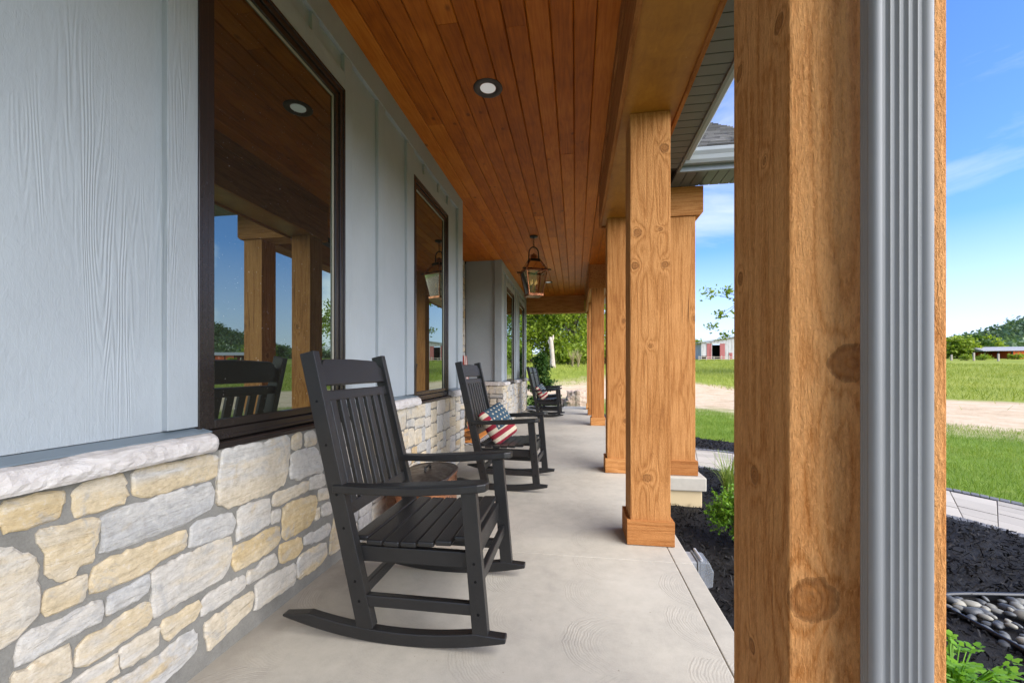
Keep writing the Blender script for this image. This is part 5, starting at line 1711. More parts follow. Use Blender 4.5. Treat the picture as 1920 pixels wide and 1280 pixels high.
for i, (px, zz) in enumerate([(1826, 74), (1872, 72), (1784, 76)]):
    x, y = polar(px, zz)
    mb = MB(); mb.box(-0.11, 0.11, -0.11, 0.11, -0.3, 1.45 - 0.2 * i)
    o = mb.build('fence_post', M['deadwood'], loc=None, bevel=0.02); o.location = (x, y, ground_z(x, y))
    tag(o, ['grey wooden fence post between the field trees and the red shed', 'pale wooden fence post before the open end of the red shed', 'short wooden fence post below the round field tree'][i], 'fence post', 'fence posts along the field')

# ------------------------------------------------------------------ boulders
def boulder(name, loc, sx_, sy_, sz_, seed, label, mat):
    bm = bmesh.new(); bmesh.ops.create_icosphere(bm, subdivisions=4, radius=1)
    for v in bm.verts:
        p = v.co.copy()
        q = Vector((round(p.x * 2.3) / 2.3, round(p.y * 2.3) / 2.3, round(p.z * 2.3) / 2.3))
        p = p.lerp(q, 0.35)
        p *= 1 + 0.28 * mnoise.noise(p * 1.6 + Vector((seed, 0, 0))) + 0.10 * mnoise.noise(p * 5 + Vector((seed, 3, 0)))
        v.co = Vector((p.x * sx_, p.y * sy_, p.z * sz_))
    me = bpy.data.meshes.new(name); bm.to_mesh(me); bm.free()
    me.materials.append(mat)
    o = bpy.data.objects.new(name, me); COL.objects.link(o); o.location = loc
    tag(o, label, 'boulder')
    return o
boulder('boulder', (0.02, 15.3, -0.05), 0.42, 0.40, 0.46, 2.2, 'large pinkish brown boulder at the far end of the porch', M['rock'])
boulder('boulder', (-0.55, 15.6, -0.22), 0.30, 0.3, 0.26, 5.1, 'low flat brown boulder behind the farthest rocking chair', M['rock'])
boulder('boulder', (3.38, 4.62, -0.26), 0.10, 0.10, 0.09, 8.3, 'small pale stone beside the paver path border', simple('pale stone', (0.55, 0.45, 0.34), 0.9))

# ------------------------------------------------------------------ garden plants
def boxwood(loc, r, seed, label):
    rng = np.random.default_rng(seed); pr = random.Random(seed)
    root = empty('boxwood_shrub', loc); tag(root, label, 'shrub')
    mb = MB()
    sh = []
    lf = []
    for k in range(430):
        d = Vector((pr.gauss(0, 1), pr.gauss(0, 1), pr.gauss(0.25, 0.9))).normalized()
        if d.z < -0.35: continue
        rr = r * pr.uniform(0.72, 1.08)
        c0 = Vector((0, 0, r * 0.75))
        tip = c0 + Vector((d.x * rr, d.y * rr, d.z * rr * 0.95))
        st = c0 + (tip - c0) * 0.45
        if k % 6 == 0: mb.tube([(d.x * 0.02, d.y * 0.02, 0), st, tip], [0.006, 0.004, 0.0015], 4)
        m = 15
        tt = np.linspace(0.52, 1.08, m)
        base = np.array(st)[None, :] + (np.array(tip) - np.array(st))[None, :] * ((tt - 0.45) / 0.55)[:, None]
        lf.append(base + rng.normal(0, 0.007, (m, 3)))
    pts = np.concatenate(lf)
    pts = pts[pts[:, 2] > 0.01]
    mb.build('stem', M['bark'], root)
    np_mesh('foliage', quads_cloud(pts, 0.013, rng, 0.0, 2.3), 4, M['leaf_box'], root)
    return root
boxwood((1.33, 3.55, -0.30), 0.265, 5, 'rounded bright green boxwood in the black mulch before the stone pedestal')

def reed_clump(loc, h, n, seed, label, mat='reed', spread=0.8, w=0.007, name='ornamental_grass'):
    pr = random.Random(seed)
    root = empty(name, loc); tag(root, label, 'ornamental grass')
    q = []
    for k in range(n):
        a = pr.uniform(0, 6.28); L_ = h * pr.uniform(0.6, 1.15); sp = pr.uniform(0.15, spread)
        b = Vector((pr.gauss(0, 0.03), pr.gauss(0, 0.03), 0))
        prev = None
        for i in range(7):
            t = i / 6
            out = L_ * sp * t ** 1.6
            z = L_ * (t - 0.42 * sp * t ** 2.4)
            c = b + Vector((math.cos(a) * out, math.sin(a) * out, z))
            ww = w * (1 - t * 0.85)
            s = Vector((-math.sin(a), math.cos(a), 0)) * ww
            if prev: q.append([prev[0], prev[1], c + s, c - s])
            prev = (c - s, c + s)
    np_mesh('blades', np.array([[tuple(p) for p in f] for f in q]), 4, M[mat], root)
    return root
reed_clump((1.72, 5.0, -0.31), 0.52, 110, 3, 'arching green ornamental grass clump beside the paver path and pedestal')
reed_clump((2.10, 8.55, -0.31), 0.62, 60, 4, 'thin pale ornamental grass in the mulch beyond the paver path', 'dry_reed', 0.9, 0.004)
for i, (x, y) in enumerate([(-0.3, 38.6), (0.25, 38.0)]):
    reed_clump((x, y, ground_z(x, y)), 1.7, 45, 10 + i, ['tall dry grass clump in the meadow right of the dead trunk', 'second dry grass clump, furthest right of the dead trunk'][i], 'dry_reed', 0.35, 0.03, 'dry_grass')

def cypress(loc, h, r, seed, label):
    rng = np.random.default_rng(seed); pr = random.Random(seed)
    root = empty('cypress_shrub', loc); tag(root, label, 'shrub')
    mb = MB(); mb.tube([(0, 0, -0.05), (0.02, 0, h * 0.5), (0, 0, h * 0.95)], [0.035, 0.02, 0.006], 6)
    pts = []
    for k in range(120):
        f = pr.random() ** 0.8
        z = h * (0.04 + 0.93 * f)
        a = pr.uniform(0, 6.28)
        rr = r * (1 - f) ** 0.7 * pr.uniform(0.5, 1.15) + 0.04
        tip = Vector((math.cos(a) * rr, math.sin(a) * rr, z + rr * 0.25))
        p0 = Vector((0, 0, z - rr * 0.15))
        mb.tube([p0, p0.lerp(tip, 0.8)], [0.007, 0.002], 4)
        m = 60
        t = rng.uniform(0.35, 1.05, m)
        b = np.array(p0)[None] + (np.array(tip - p0))[None] * t[:, None]
        pts.append(b + rng.normal(0, 1, (m, 3)) * np.array([0.055, 0.055, 0.03]) * (0.5 + t[:, None] * 0.6))
    mb.build('trunk', M['bark'], root)
    np_mesh('foliage', quads_cloud(np.concatenate(pts), 0.042, rng, 0.3, 1.7), 4, M['leaf_cypress'], root)
cypress((-1.08, 13.25, -0.28), 1.95, 0.52, 6, 'dark green upright cypress shrub just past the end of the porch')

def perennial(loc, n, h, seed, label):
    pr = random.Random(seed)
    root = empty('leafy_perennial', loc); tag(root, label, 'plant')
    q = []; mb = MB()
    for k in range(n):
        a = pr.uniform(0, 6.28); rr = pr.uniform(0.0, 0.21); hh = h * pr.uniform(0.45, 1.05)
        tip = Vector((math.cos(a) * rr, math.sin(a) * rr, hh))
        mb.tube([(tip.x * 0.25, tip.y * 0.25, 0), (tip.x * 0.6, tip.y * 0.6, hh * 0.7), tip], [0.003, 0.0025, 0.002], 4)
        for j in range(3):                                # three lobed leaflets
            b = a + (j - 1) * 0.9 + pr.uniform(-0.2, 0.2)
            d = Vector((math.cos(b), math.sin(b), pr.uniform(-0.15, 0.45))).normalized()
            s = d.cross(Vector((0, 0, 1))).normalized(); nn = s.cross(d)
            L_ = pr.uniform(0.026, 0.043)
            st = tip + d * 0.008
            mids = st + d * L_ * 0.55
            pr_ = [st, st + d * L_ * 0.35 + s * L_ * 0.34 - nn * 0.004, st + d * L_ * 0.62 + s * L_ * 0.20, st + d * L_ * 0.78 + s * L_ * 0.25, st + d * L_ * 1.05,
                   st + d * L_ * 0.78 - s * L_ * 0.25, st + d * L_ * 0.62 - s * L_ * 0.20, st + d * L_ * 0.35 - s * L_ * 0.34 - nn * 0.004]
            q.append([tuple(p) for p in pr_])
    mb.build('stem', M['leaf_bright'], root)
    np_mesh('foliage', np.array(q), 8, M['leaf_bright'], root)
perennial((1.51, 1.93, -0.30), 130, 0.245, 8, 'low bright green leafy perennial in the mulch by the river stones')

# ------------------------------------------------------------------ outlet box on the slab edge
ob = empty('outlet_box', (0.662, 2.60, -0.13)); tag(ob, 'grey outdoor outlet box with a clear bubble cover on the slab edge', 'outlet box')
mb = MB(); mb.box(0.0, 0.055, 0.0, 0.15, -0.06, 0.085); mb.build('box', simple('grey pvc box', (0.25, 0.255, 0.26), 0.6), ob, bevel=0.006)
mb = MB()
mb.box(0.057, 0.066, -0.006, 0.156, -0.066, 0.092)
mb.build('face_plate', simple('grey gasket plate', (0.20, 0.205, 0.21), 0.55), ob, bevel=0.003)
mb = MB(); mb.prism([(0.067, -0.055), (0.10, -0.075), (0.145, -0.06), (0.15, 0.03), (0.125, 0.085), (0.067, 0.09)], 0.0, 0.15, 'y')
mb.build('cover', M['clear_plastic'], ob, bevel=0.008)
mb = MB(); mb.tube([(0.08, -0.004, 0.10), (0.08, 0.154, 0.10)], 0.008, 8); mb.build('hinge', simple('pale hinge', (0.36, 0.37, 0.38), 0.5), ob)

# ------------------------------------------------------------------ rocking chair
def rocker_poly():
    top = []; bot = []
    for i in range(25):
        x = -0.475 + 0.945 * i / 24
        zb = 0.27 * (x - 0.04) ** 2
        e = 1.0
        th = 0.052
        if i < 3: th = 0.052 * (0.18 + 0.27 * i)
        if i > 21: th = 0.052 * (0.40 + 0.2 * (24 - i))
        bot.append((x, zb)); top.append((x, zb + th))
    return bot + top[::-1]
def make_chair(label):
    root = empty('rocking_chair', (0, 0, 0))
    tag(root, label, 'rocking chair', 'black slatted rocking chairs along the porch wall')
    p = M['poly']
    HW = 0.305
    def line_post(x0, z0, x1, z1, y, wx0, wx1, wy, name, screws, so, bev=0.006):
        mb = MB()
        d = Vector((x1 - x0, 0, z1 - z0)).normalized(); s = Vector((d.z, 0, -d.x))
        vs = []
        for (x, z, w) in ((x0, z0, wx0), (x1, z1, wx1)):
            for yy in (y - wy / 2, y + wy / 2):
                for sd in (-1, 1):
                    q = Vector((x, yy, z)) + s * sd * w / 2
                    vs.append(q)
        mb.add(vs, [(0, 1, 3, 2), (4, 6, 7, 5), (0, 4, 5, 1), (2, 3, 7, 6), (0, 2, 6, 4), (1, 5, 7, 3)])
        for t in screws:
            c = Vector((x0, y, z0)).lerp(Vector((x1, y, z1)), t)
            mb.tube([c + Vector((0, so * 0.0185, 0)), c + Vector((0, so * 0.0212, 0))], 0.0062, 10, 1)
        mb.build(name, [p, M['screw']], root, bevel=bev)
    for sg in (-1, 1):
        y = HW * sg
        mb = MB(); mb.prism(rocker_poly(), y - 0.021, y + 0.021, 'y'); mb.build('rocker', p, root, bevel=0.006)
        line_post(-0.105, 0.052, -0.365, 1.172, y, 0.070, 0.062, 0.040, 'back_post', (0.10, 0.17, 0.36, 0.48, 0.66, 0.82), sg)
        line_post(0.372, 0.050, 0.322, 0.622, y, 0.062, 0.060, 0.040, 'front_leg', (0.18, 0.40, 0.52), sg)
        # arm: rounded, wider at the front
        mb = MB()
        ya = y + sg * 0.004
        outl = [(-0.245, -0.026), (-0.10, -0.032), (0.10, -0.044), (0.30, -0.050), (0.365, -0.046), (0.395, -0.030), (0.402, 0.0), (0.395, 0.030), (0.365, 0.046), (0.30, 0.050), (0.10, 0.044), (-0.10, 0.032), (-0.245, 0.026)]
        def az(x): return 0.598 + (x + 0.245) * 0.052 - 0.012 * math.sin(max(0, min(1, (x + 0.245) / 0.6)) * math.pi)
        n = len(outl)
        vs = [(x, ya + q, az(x)) for x, q in outl] + [(x, ya + q, az(x) + 0.033) for x, q in outl]
        fs = [tuple(range(n - 1, -1, -1)), tuple(range(n, 2 * n))] + [(i, (i + 1) % n, n + (i + 1) % n, n + i) for i in range(n)]
        mb.add(vs, fs); mb.build('arm', p, root, bevel=0.006)
        mb = MB(); mb.box(-0.125, 0.345, y - 0.016, y + 0.016, 0.143, 0.190); mb.build('side_stretcher', p, root, bevel=0.005)
        mb = MB(); mb.box(-0.175, 0.318, y - sg * 0.036 - 0.015, y - sg * 0.036 + 0.015, 0.308, 0.372); mb.build('side_apron', p, root, bevel=0.004)
    # seat of seven boards following a shallow curve
    mb = MB()
    xs = [-0.155 + i * 0.0735 for i in range(7)]
    for i, x in enumerate(xs):
        z = 0.376 + 0.020 * ((x - 0.02) / 0.25) ** 2 + 0.010 * (i / 6)
        tilt = -math.atan2(0.04 * (x - 0.02) / 0.0625 * 0.25, 1) * 0.9
        Mx = Matrix.Translation((x, 0, z)) @ Matrix.Rotation(tilt, 4, 'Y')
        e = 0.298 if 0 < i < 6 else (0.272 if i == 0 else 0.276)
        mb.box(-0.0335, 0.0335, -e, e, 0, 0.022, 0, Mx)
    mb.build('seat', p, root, bevel=0.006)
    mb = MB(); mb.box(0.300, 0.330, -0.284, 0.284, 0.300, 0.392); mb.build('front_apron', p, root, bevel=0.004)
    mb = MB(); mb.box(0.335, 0.362, -0.284, 0.284, 0.222, 0.272); mb.build('front_stretcher', p, root, bevel=0.005)
    mb = MB(); mb.box(-0.150, -0.122, -0.284, 0.284, 0.165, 0.212); mb.build('rear_stretcher', p, root, bevel=0.005)
    # back
    d = Vector((-0.26, 0, 1.12)).normalized(); s = Vector((d.z, 0, -d.x))
    def bp_(t, off=0.0): return Vector((-0.105, 0, 0.052)) + d * t + s * off
    def lean_box(t0, t1, y0, y1, th, off=0.0, mb=None):
        mb = mb or MB()
        vs = []
        for t in (t0, t1):
            for yy in (y0, y1):
                for q in (-th / 2, th / 2):
                    vs.append(bp_(t, off + q) + Vector((0, yy, 0)))
        mb.add(vs, [(0, 1, 3, 2), (4, 6, 7, 5), (0, 4, 5, 1), (2, 3, 7, 6), (0, 2, 6, 4), (1, 5, 7, 3)])
        return mb
    # headrest with scooped shoulders
    outl = [(-0.286, 1.005), (0.286, 1.005), (0.286, 1.085), (0.268, 1.088), (0.254, 1.098), (0.240, 1.114), (0.222, 1.122), (0.0, 1.126), (-0.222, 1.122), (-0.240, 1.114), (-0.254, 1.098), (-0.268, 1.088), (-0.286, 1.085)]
    mb = MB(); n = len(outl)
    vs = [bp_(t, -0.014) + Vector((0, y, 0)) for y, t in outl] + [bp_(t, 0.014) + Vector((0, y, 0)) for y, t in outl]
    mb.add(vs, [tuple(range(n - 1, -1, -1)), tuple(range(n, 2 * n))] + [(i, (i + 1) % n, n + (i + 1) % n, n + i) for i in range(n)])
    mb.build('headrest', p, root, bevel=0.004)
    mb = lean_box(0.935, 0.982, -0.286, 0.286, 0.030); mb.build('back_rail', p, root, bevel=0.005)
    mb = lean_box(0.448, 0.500, -0.286, 0.286, 0.030); mb.build('back_rail', p, root, bevel=0.005)
    mb = MB()
    for i in range(7):
        yc = (i - 3) * 0.0765
        lean_box(0.490, 0.945, yc - 0.0225, yc + 0.0225, 0.020, 0.004, mb)
    mb.build('back_slats', p, root, bevel=0.004)
    return root
chair_specs = [((-0.735, 1.885, 0.0), 0.0, 'nearest black slatted rocking chair, empty, in front of the copper tub'),
               ((-0.70, 4.03, 0.0), R(-3), 'black rocking chair with a flag pillow, second from the camera by the doorway'),
               ((-0.735, 9.92, 0.0), R(-1.5), 'far black rocking chair with a flag pillow by the wing windows'),
               ((-0.80, 11.55, 0.0), R(-3), 'farthest empty black rocking chair, behind the one with the small flag pillow')]
chair0 = make_chair(chair_specs[0][2])
for i, (loc, rz_, lb) in enumerate(chair_specs):
    c = chair0 if i == 0 else copy_tree(chair0)
    c.location = loc; c.rotation_euler = (0, 0, rz_); c['label'] = lb

# ------------------------------------------------------------------ flag pillows
def star_hit(u, v, cx_, cy_, r):
    dx_, dy_ = u - cx_, v - cy_
    rr = math.hypot(dx_, dy_)
    if rr > r: return False
    a = (math.atan2(dy_, dx_) - math.pi / 2) % (2 * math.pi / 5)
    a = min(a, 2 * math.pi / 5 - a)
    ri = r * 0.42
    # edge from (r,0) to (ri, pi/5)
    x1, y1 = r, 0; x2, y2 = ri * math.cos(math.pi / 5), ri * math.sin(math.pi / 5)
    px_, py_ = rr * math.cos(a), rr * math.sin(a)
    return (x2 - x1) * (py_ - y1) - (y2 - y1) * (px_ - x1) > 0
def pillow_mesh():
    n = 120
    mb = MB()
    S = 0.375
    RED = (0.25, 0.014, 0.028); WHITE = (0.56, 0.48, 0.34); BLUE = (0.030, 0.066, 0.098)
    vs = []; cols = []
    for side in (1, -1):
        for i in range(n + 1):
            for j in range(n + 1):
                u, v = i / n, j / n
                a, b = 2 * u - 1, 2 * v - 1
                t = max(0.0, (1 - abs(a) ** 2.2) * (1 - abs(b) ** 2.2)) ** 0.5
                pin = 1 - 0.05 * (1 - abs(a) ** 2) * abs(b) ** 3 - 0.10 * (a * b) ** 4
                pin2 = 1 - 0.05 * (1 - abs(b) ** 2) * abs(a) ** 3 - 0.10 * (a * b) ** 4
                wr = 0.006 * mnoise.noise(Vector((u * 6, v * 6, side))) * t + 0.004 * math.sin(a * 22) * (abs(b) ** 6) + 0.004 * math.sin(b * 22) * (abs(a) ** 6)
                vs.append((side * (0.082 * t) + wr, a * S / 2 * pin2 * 0.98, b * S / 2 * pin * 0.98))
                c = None
                uu = u
                if v > 0.36 and uu > 0.20:
                    c = BLUE
                    for r_ in range(5):
                        for q_ in range(6):
                            sx_ = 0.275 + q_ * 0.132 + (0.066 if r_ % 2 else 0); sy_ = 0.430 + r_ * 0.120
                            if sx_ < 0.99 and star_hit(uu, v, sx_, sy_, 0.037): c = WHITE
                else:
                    k = int(v * 8.3 + 0.3)
                    c = WHITE if k % 2 else RED
                cols.append(c)
    fs = []
    m = (n + 1) * (n + 1)
    for sidx in (0, 1):
        for i in range(n):
            for j in range(n):
                q = (sidx * m + i * (n + 1) + j, sidx * m + (i + 1) * (n + 1) + j, sidx * m + (i + 1) * (n + 1) + j + 1, sidx * m + i * (n + 1) + j + 1)
                fs.append(q if sidx == 0 else q[::-1])
    mb.v = vs; mb.f = fs; mb.m = [0] * len(fs); mb.c = cols; mb.c2 = cols
    return mb
def cloth_mat():
    t = NT('woven flag cloth')
    v = t.obj()
    a = t.n('VertexColor', layer_name='Col')
    n = t.noise(v, 240, 3, 0.7); b = t.noise(v, 14, 4)
    c = t.mix(t.ramp(n, [(0.3, 0.4), (0.6, 0.0)]), a.outputs['Color'], t.mix(1.0, a.outputs['Color'], (0.6, 0.6, 0.6), 'MULTIPLY'))
    t.color(c); t.set(Roughness=0.95)
    b1 = t.bump(n, 0.4, 0.002); t.bump(b, 0.4, 0.01, b1)
    return t.m
M['flagcloth'] = cloth_mat()
pm = pillow_mesh()
pil = pm.build('flag_pillow', M['flagcloth'], smooth=True)
tag(pil, 'stars and stripes pillow on the second rocking chair from the camera', 'pillow', 'flag pillows on the rocking chairs')
pil2 = pil.copy(); COL.objects.link(pil2)
pil2['label'] = 'small looking stars and stripes pillow on the far rocking chair'
def place_pillow(o, ci, lx, ly, lz, roll, yaw, pitch):
    loc, rz_, _ = chair_specs[ci]
    Mm = Matrix.Translation(loc) @ Matrix.Rotation(rz_, 4, 'Z') @ Matrix.Translation((lx, ly, lz)) @ Matrix.Rotation(yaw, 4, 'Z') @ Matrix.Rotation(pitch, 4, 'Y') @ Matrix.Rotation(roll, 4, 'X')
    o.matrix_world = Mm
place_pillow(pil, 1, -0.045, -0.05, 0.578, R(20), R(-34), R(-26))
place_pillow(pil2, 2, -0.062, -0.06, 0.576, R(18), R(-26), R(-22))

# ------------------------------------------------------------------ copper tub behind the first chair
tub = empty('copper_tub', (-1.055, 2.86, 0.0), R(2)); tag(tub, 'oval copper wash boiler with a dark lid behind the nearest rocking chair', 'copper tub')
def oval(L_, W_o, seg=14):
    r = W_o / 2
    pts = []
    for k in range(seg + 1):
        a = math.pi * k / seg
        pts.append((r * math.cos(a), (L_ / 2 - r) + r * math.sin(a)))
    for k in range(seg + 1):
        a = math.pi + math.pi * k / seg
        pts.append((r * math.cos(a), -(L_ / 2 - r) + r * math.sin(a)))
    return pts
def oval_loft(mb, secs):
    vs = []; n = None
    for (L_, W_o, z) in secs:
        o_ = oval(L_, W_o); n = len(o_)
        vs += [(x, y, z) for x, y in o_]
    fs = []
    for i in range(len(secs) - 1):
        for k in range(n): fs.append((i * n + k, i * n + (k + 1) % n, (i + 1) * n + (k + 1) % n, (i + 1) * n + k))
    fs.append(tuple(range(n - 1, -1, -1))); fs.append(tuple((len(secs) - 1) * n + k for k in range(n)))
    mb.add(vs, fs)
mb = MB(); oval_loft(mb, [(0.60, 0.335, 0.004), (0.615, 0.35, 0.02), (0.615, 0.35, 0.09), (0.622, 0.357, 0.10), (0.615, 0.35, 0.11), (0.62, 0.352, 0.325), (0.635, 0.366, 0.335), (0.635, 0.366, 0.345)])
ob_ = mb.build('body', M['old_copper'], tub, smooth=True)
mb = MB(); oval_loft(mb, [(0.637, 0.368, 0.346), (0.640, 0.372, 0.360), (0.625, 0.356, 0.366), (0.60, 0.33, 0.360), (0.42, 0.18, 0.378)])
lid = mb.build('lid', M['tub_lid'], tub, smooth=True)
mb = MB(); mb.tube([(0, -0.06, 0.378), (0, -0.05, 0.405), (0, 0.05, 0.405), (0, 0.06, 0.378)], 0.008, 8); mb.build('lid_handle', M['black_iron'], lid)
for sg in (-1, 1):
    mb = MB(); mb.tube([(-0.05, sg * 0.312, 0.25), (-0.05, sg * 0.345, 0.255), (0.05, sg * 0.345, 0.255), (0.05, sg * 0.312, 0.25)], 0.009, 8); mb.build('handle', M['black_iron'], tub)

# ------------------------------------------------------------------ doorway mats and the porch board
def stripe_mat():
    t = NT('black and white striped rug')
    v = t.obj()
    sep = t.n('SeparateXYZ'); t.l(v, sep.inputs[0])
    q = t.math('ADD', sep.outputs[0], sep.outputs[1])
    s = t.math('SINE', t.math('MULTIPLY', q, 62.0))
    c = t.ramp(t.math('ADD', t.math('MULTIPLY', s, 0.5), 0.5), [(0.46, (0.02, 0.02, 0.02)), (0.54, (0.62, 0.60, 0.56))])
    t.color(c); t.set(Roughness=0.95); t.bump(t.noise(v, 200, 3), 0.5, 0.003)
    return t.m
mb = MB(); mb.box(-0.33, 0.33, -0.86, 0.86, 0.001, 0.009)
rug = mb.build('striped_rug', stripe_mat(), bevel=0.003); rug.location = (-1.735, 6.74, 0)
tag(rug, 'black and white diagonally striped rug lying under the orange doormat', 'rug')
dm = empty('doormat', (-1.735, 6.74, 0.0095)); tag(dm, 'orange coir doormat with dark lettering in the entry recess', 'doormat')
mb = MB(); mb.box(-0.25, 0.25, -0.74, 0.74, 0, 0.014); mb.build('mat', simple('orange coir', (0.62, 0.22, 0.03), 0.95, 0, 0.25, 150, 0.6, 0.004), dm, bevel=0.003)
mb = MB(); rngD = random.Random(2)
for k in range(22):
    y = -0.62 + 0.046 * k + rngD.uniform(-0.01, 0.01)
    pts_ = [(-0.14 + 0.085 * i + rngD.uniform(-0.03, 0.03), y + rngD.uniform(-0.03, 0.03), 0.0155) for i in range(4)]
    mb.tube(pts_, 0.0045, 5)
mb.build('lettering', M['black_iron'], dm)
pbd = empty('porch_board', (-1.97, 7.40, 0), R(0)); tag(pbd, 'tall narrow porch board with red and white stripes leaning in the entry recess', 'porch board')
mb = MB()
cw = 0.05
for k in range(5):
    mb.prism([(-0.05 + 0.10, 0.0), (-0.03 + 0.10, 0.0), (0.06 - 0.10, 1.36), (0.04 - 0.10, 1.36)], -0.125 + k * cw + 0.0008, -0.125 + (k + 1) * cw - 0.0008, 'y', k % 2)
mb.build('board', [simple('faded red paint', (0.32, 0.05, 0.035), 0.7), simple('off white paint', (0.62, 0.57, 0.50), 0.7)], pbd)
mb = MB(); mb.prism([(0.097, 0.10), (0.062 + 0.012, 0.62), (0.079 + 0.007, 0.62), (0.116, 0.10)], -0.126, 0.126, 'y'); mb.build('dark_panel', simple('dark brown paint', (0.05, 0.03, 0.02), 0.7), pbd)

# ------------------------------------------------------------------ lantern
lan = empty('hanging_lantern', (-0.64, 6.39, CEIL), R(24)); tag(lan, 'copper lantern with black yoke hanging by a chain from the porch ceiling', 'lantern')
mb = MB(); mb.lathe([(0.0, -0.034), (0.012, -0.034), (0.02, -0.026), (0.062, -0.018), (0.066, -0.001), (0.0, -0.001)], seg=20); mb.build('canopy', M['black_iron'], lan, smooth=False)
mb = MB()
for k in range(6):
    z = -0.038 - k * 0.024
    a = (k % 2) * math.pi / 2
    pts_ = [(math.cos(a) * 0.009 * math.cos(t), math.sin(a) * 0.009 * math.cos(t), z - 0.012 + 0.016 * math.sin(t)) for t in [i * math.pi / 4 for i in range(9)]]
    mb.tube(pts_, 0.0028, 5)
mb.build('chain', M['black_iron'], lan)
ZT, ZB, ZR = -0.545, -0.935, -0.37       # rim, bottom, neck
mb = MB()
pts_ = [(0.075 * math.cos(a), 0, -0.255 + 0.085 * math.sin(a)) for a in [math.pi * i / 12 for i in range(13)]]
pts_ = [(0.085, 0, ZT + 0.02), (0.083, 0, -0.36)] + pts_ + [(-0.083, 0, -0.36), (-0.085, 0, ZT + 0.02)]
mb.tube(pts_, 0.0095, 8)
mb.tube([(-0.225, -0.155, ZT + 0.005), (0.225, -0.155, ZT + 0.005)], 0.011, 8); mb.tube([(-0.225, 0.155, ZT + 0.005), (0.225, 0.155, ZT + 0.005)], 0.011, 8)
mb.tube([(-0.085, -0.155, ZT + 0.015), (-0.085, 0.155, ZT + 0.015)], 0.008, 6); mb.tube([(0.085, -0.155, ZT + 0.015), (0.085, 0.155, ZT + 0.015)], 0.008, 6)
mb.build('yoke', M['black_iron'], lan, smooth=True)
mb = MB(); mb.lathe([(0.0, -0.262), (0.012, -0.265), (0.018, -0.285), (0.05, -0.292), (0.048, -0.30), (0.046, -0.355), (0.052, -0.36), (0.0, -0.362)], seg=20); mb.build('chimney', M['copper'], lan)
mb = MB()
a, b, c = 0.165, 0.105, 0.075
for (sx_, sy_) in ((1, 1), (1, -1), (-1, -1), (-1, 1)):
    mb.tube([(sx_ * c, sy_ * c, ZR), (sx_ * a, sy_ * a, ZT)], 0.0085, 4)
    mb.tube([(sx_ * a, sy_ * a, ZT), (sx_ * b, sy_ * b, ZB + 0.035)], 0.0105, 4)
def sq_ring(r, z, w, h):
    mb.box(-r, r, -r, -r + w, z, z + h); mb.box(-r, r, r - w, r, z, z + h); mb.box(-r, -r + w, -r + w, r - w, z, z + h); mb.box(r - w, r, -r + w, r - w, z, z + h)
sq_ring(a + 0.006, ZT - 0.02, 0.022, 0.022)
mb.box(-b - 0.012, b + 0.012, -b - 0.012, b + 0.012, ZB, ZB + 0.036)
mb.build('frame', M['copper'], lan, bevel=0.002)
mb = MB(); mb.box(-c - 0.004, c + 0.004, -c - 0.004, c + 0.004, ZR - 0.035, ZR + 0.006); mb.build('neck_band', M['black_iron'], lan)
mb = MB()
def quad_pane(p0, p1, p2, p3): mb.add([p0, p1, p2, p3], [(0, 1, 2, 3)])
for k in range(4):
    q = Matrix.Rotation(k * math.pi / 2, 4, 'Z')
    quad_pane(*[q @ Vector(p) for p in ((-a + 0.01, -a, ZT - 0.02), (a - 0.01, -a, ZT - 0.02), (b - 0.006, -b, ZB + 0.036), (-b + 0.006, -b, ZB + 0.036))])
    quad_pane(*[q @ Vector(p) for p in ((-c, -c, ZR - 0.03), (c, -c, ZR - 0.03), (a - 0.01, -a + 0.004, ZT), (-a + 0.01, -a + 0.004, ZT))])
mb.build('glass_panes', M['clear'], lan)
cl = MB()
for (x, y) in ((0.035, 0.035), (-0.035, 0.035), (0.035, -0.035), (-0.035, -0.035)):
    cl.tube([(0, 0, ZB + 0.05), (x * 0.7, y * 0.7, ZB + 0.07), (x, y, ZB + 0.10)], 0.004, 5)
    cl.tube([(x, y, ZB + 0.09), (x, y, ZB + 0.18)], 0.0115, 8)
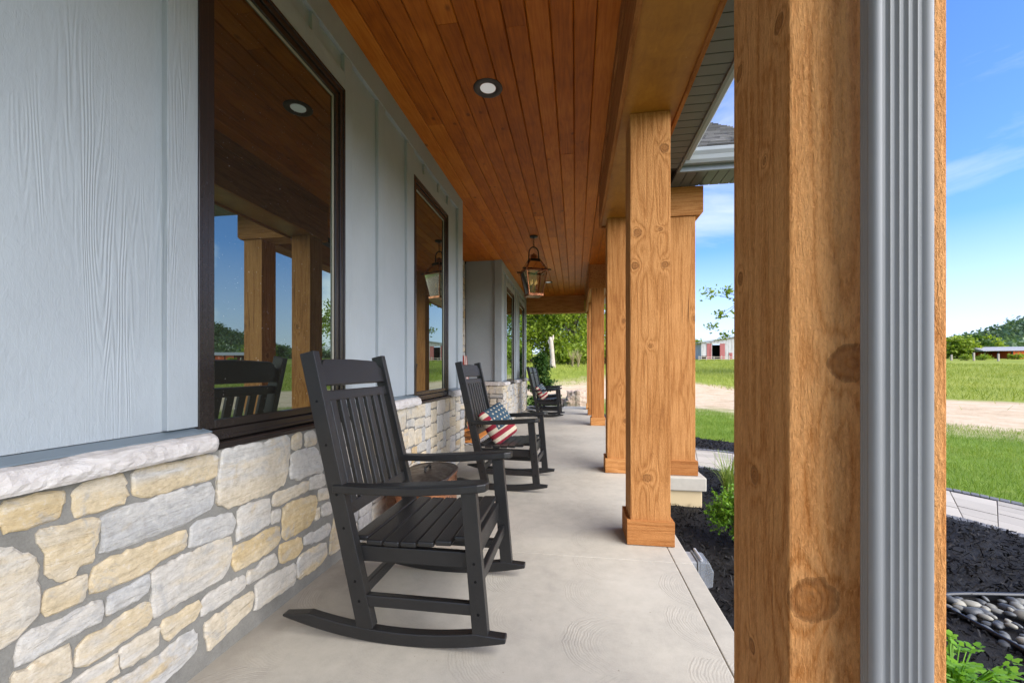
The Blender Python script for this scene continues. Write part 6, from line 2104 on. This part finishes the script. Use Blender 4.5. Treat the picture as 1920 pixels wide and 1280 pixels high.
cluster = cl.build('candle_cluster', M['copper'], lan)
def bulb_mat():
    t = NT('amber lamp bulb'); t.color((0.9, 0.6, 0.25)); t.set(Roughness=0.1)
    t.b.inputs['Emission Color'].default_value = (1.0, 0.55, 0.18, 1); t.b.inputs['Emission Strength'].default_value = 0.03
    return t.m
mbu = bulb_mat()
for (x, y) in ((0.035, 0.035), (-0.035, 0.035), (0.035, -0.035), (-0.035, -0.035)):
    mb = MB(); mb.lathe([(0.0, ZB + 0.181), (0.008, ZB + 0.182), (0.0125, ZB + 0.205), (0.009, ZB + 0.235), (0.002, ZB + 0.262), (0.0, ZB + 0.263)], x, y, 10); mb.build('bulb', mbu, cluster, smooth=True)

# ------------------------------------------------------------------ recessed ceiling lights
def lens_mat():
    t = NT('white lamp diffuser'); t.color((0.62, 0.62, 0.61)); t.set(Roughness=0.5)
    t.b.inputs['Emission Color'].default_value = (1, 0.98, 0.95, 1); t.b.inputs['Emission Strength'].default_value = 0.05
    return t.m
M['lens'] = lens_mat()
M['trim_ring'] = simple('dark bronze light trim', (0.045, 0.035, 0.030), 0.5, 0.1)
rl = None
for i, (x, y, lb) in enumerate([(-0.637, 2.98, 'dark rimmed recessed ceiling light above the nearest rocking chair'), (-0.637, 9.80, 'far recessed ceiling light seen edge-on just behind the lantern')]):
    if rl is None:
        rl = empty('recessed_light', (x, y, CEIL)); c = rl
        mb = MB(); mb.lathe([(0.056, 0.012), (0.056, 0.004), (0.064, -0.004), (0.090, -0.0075), (0.104, -0.006), (0.108, -0.001), (0.108, 0.002)], seg=40)
        mb.f = mb.f[:-2]; mb.m = mb.m[:-2]
        mb.build('trim', M['trim_ring'], rl, smooth=True)
        mb = MB(); mb.lathe([(0.0, -0.0012), (0.057, -0.0012), (0.057, 0.003), (0.0, 0.003)], seg=32); mb.build('lens', M['lens'], rl)
    else:
        c = copy_tree(rl); c.location = (x, y, CEIL)
    tag(c, lb, 'ceiling light', 'recessed lights in the porch ceiling')

for o in bpy.data.objects:
    if '_w' in o: del o['_w']
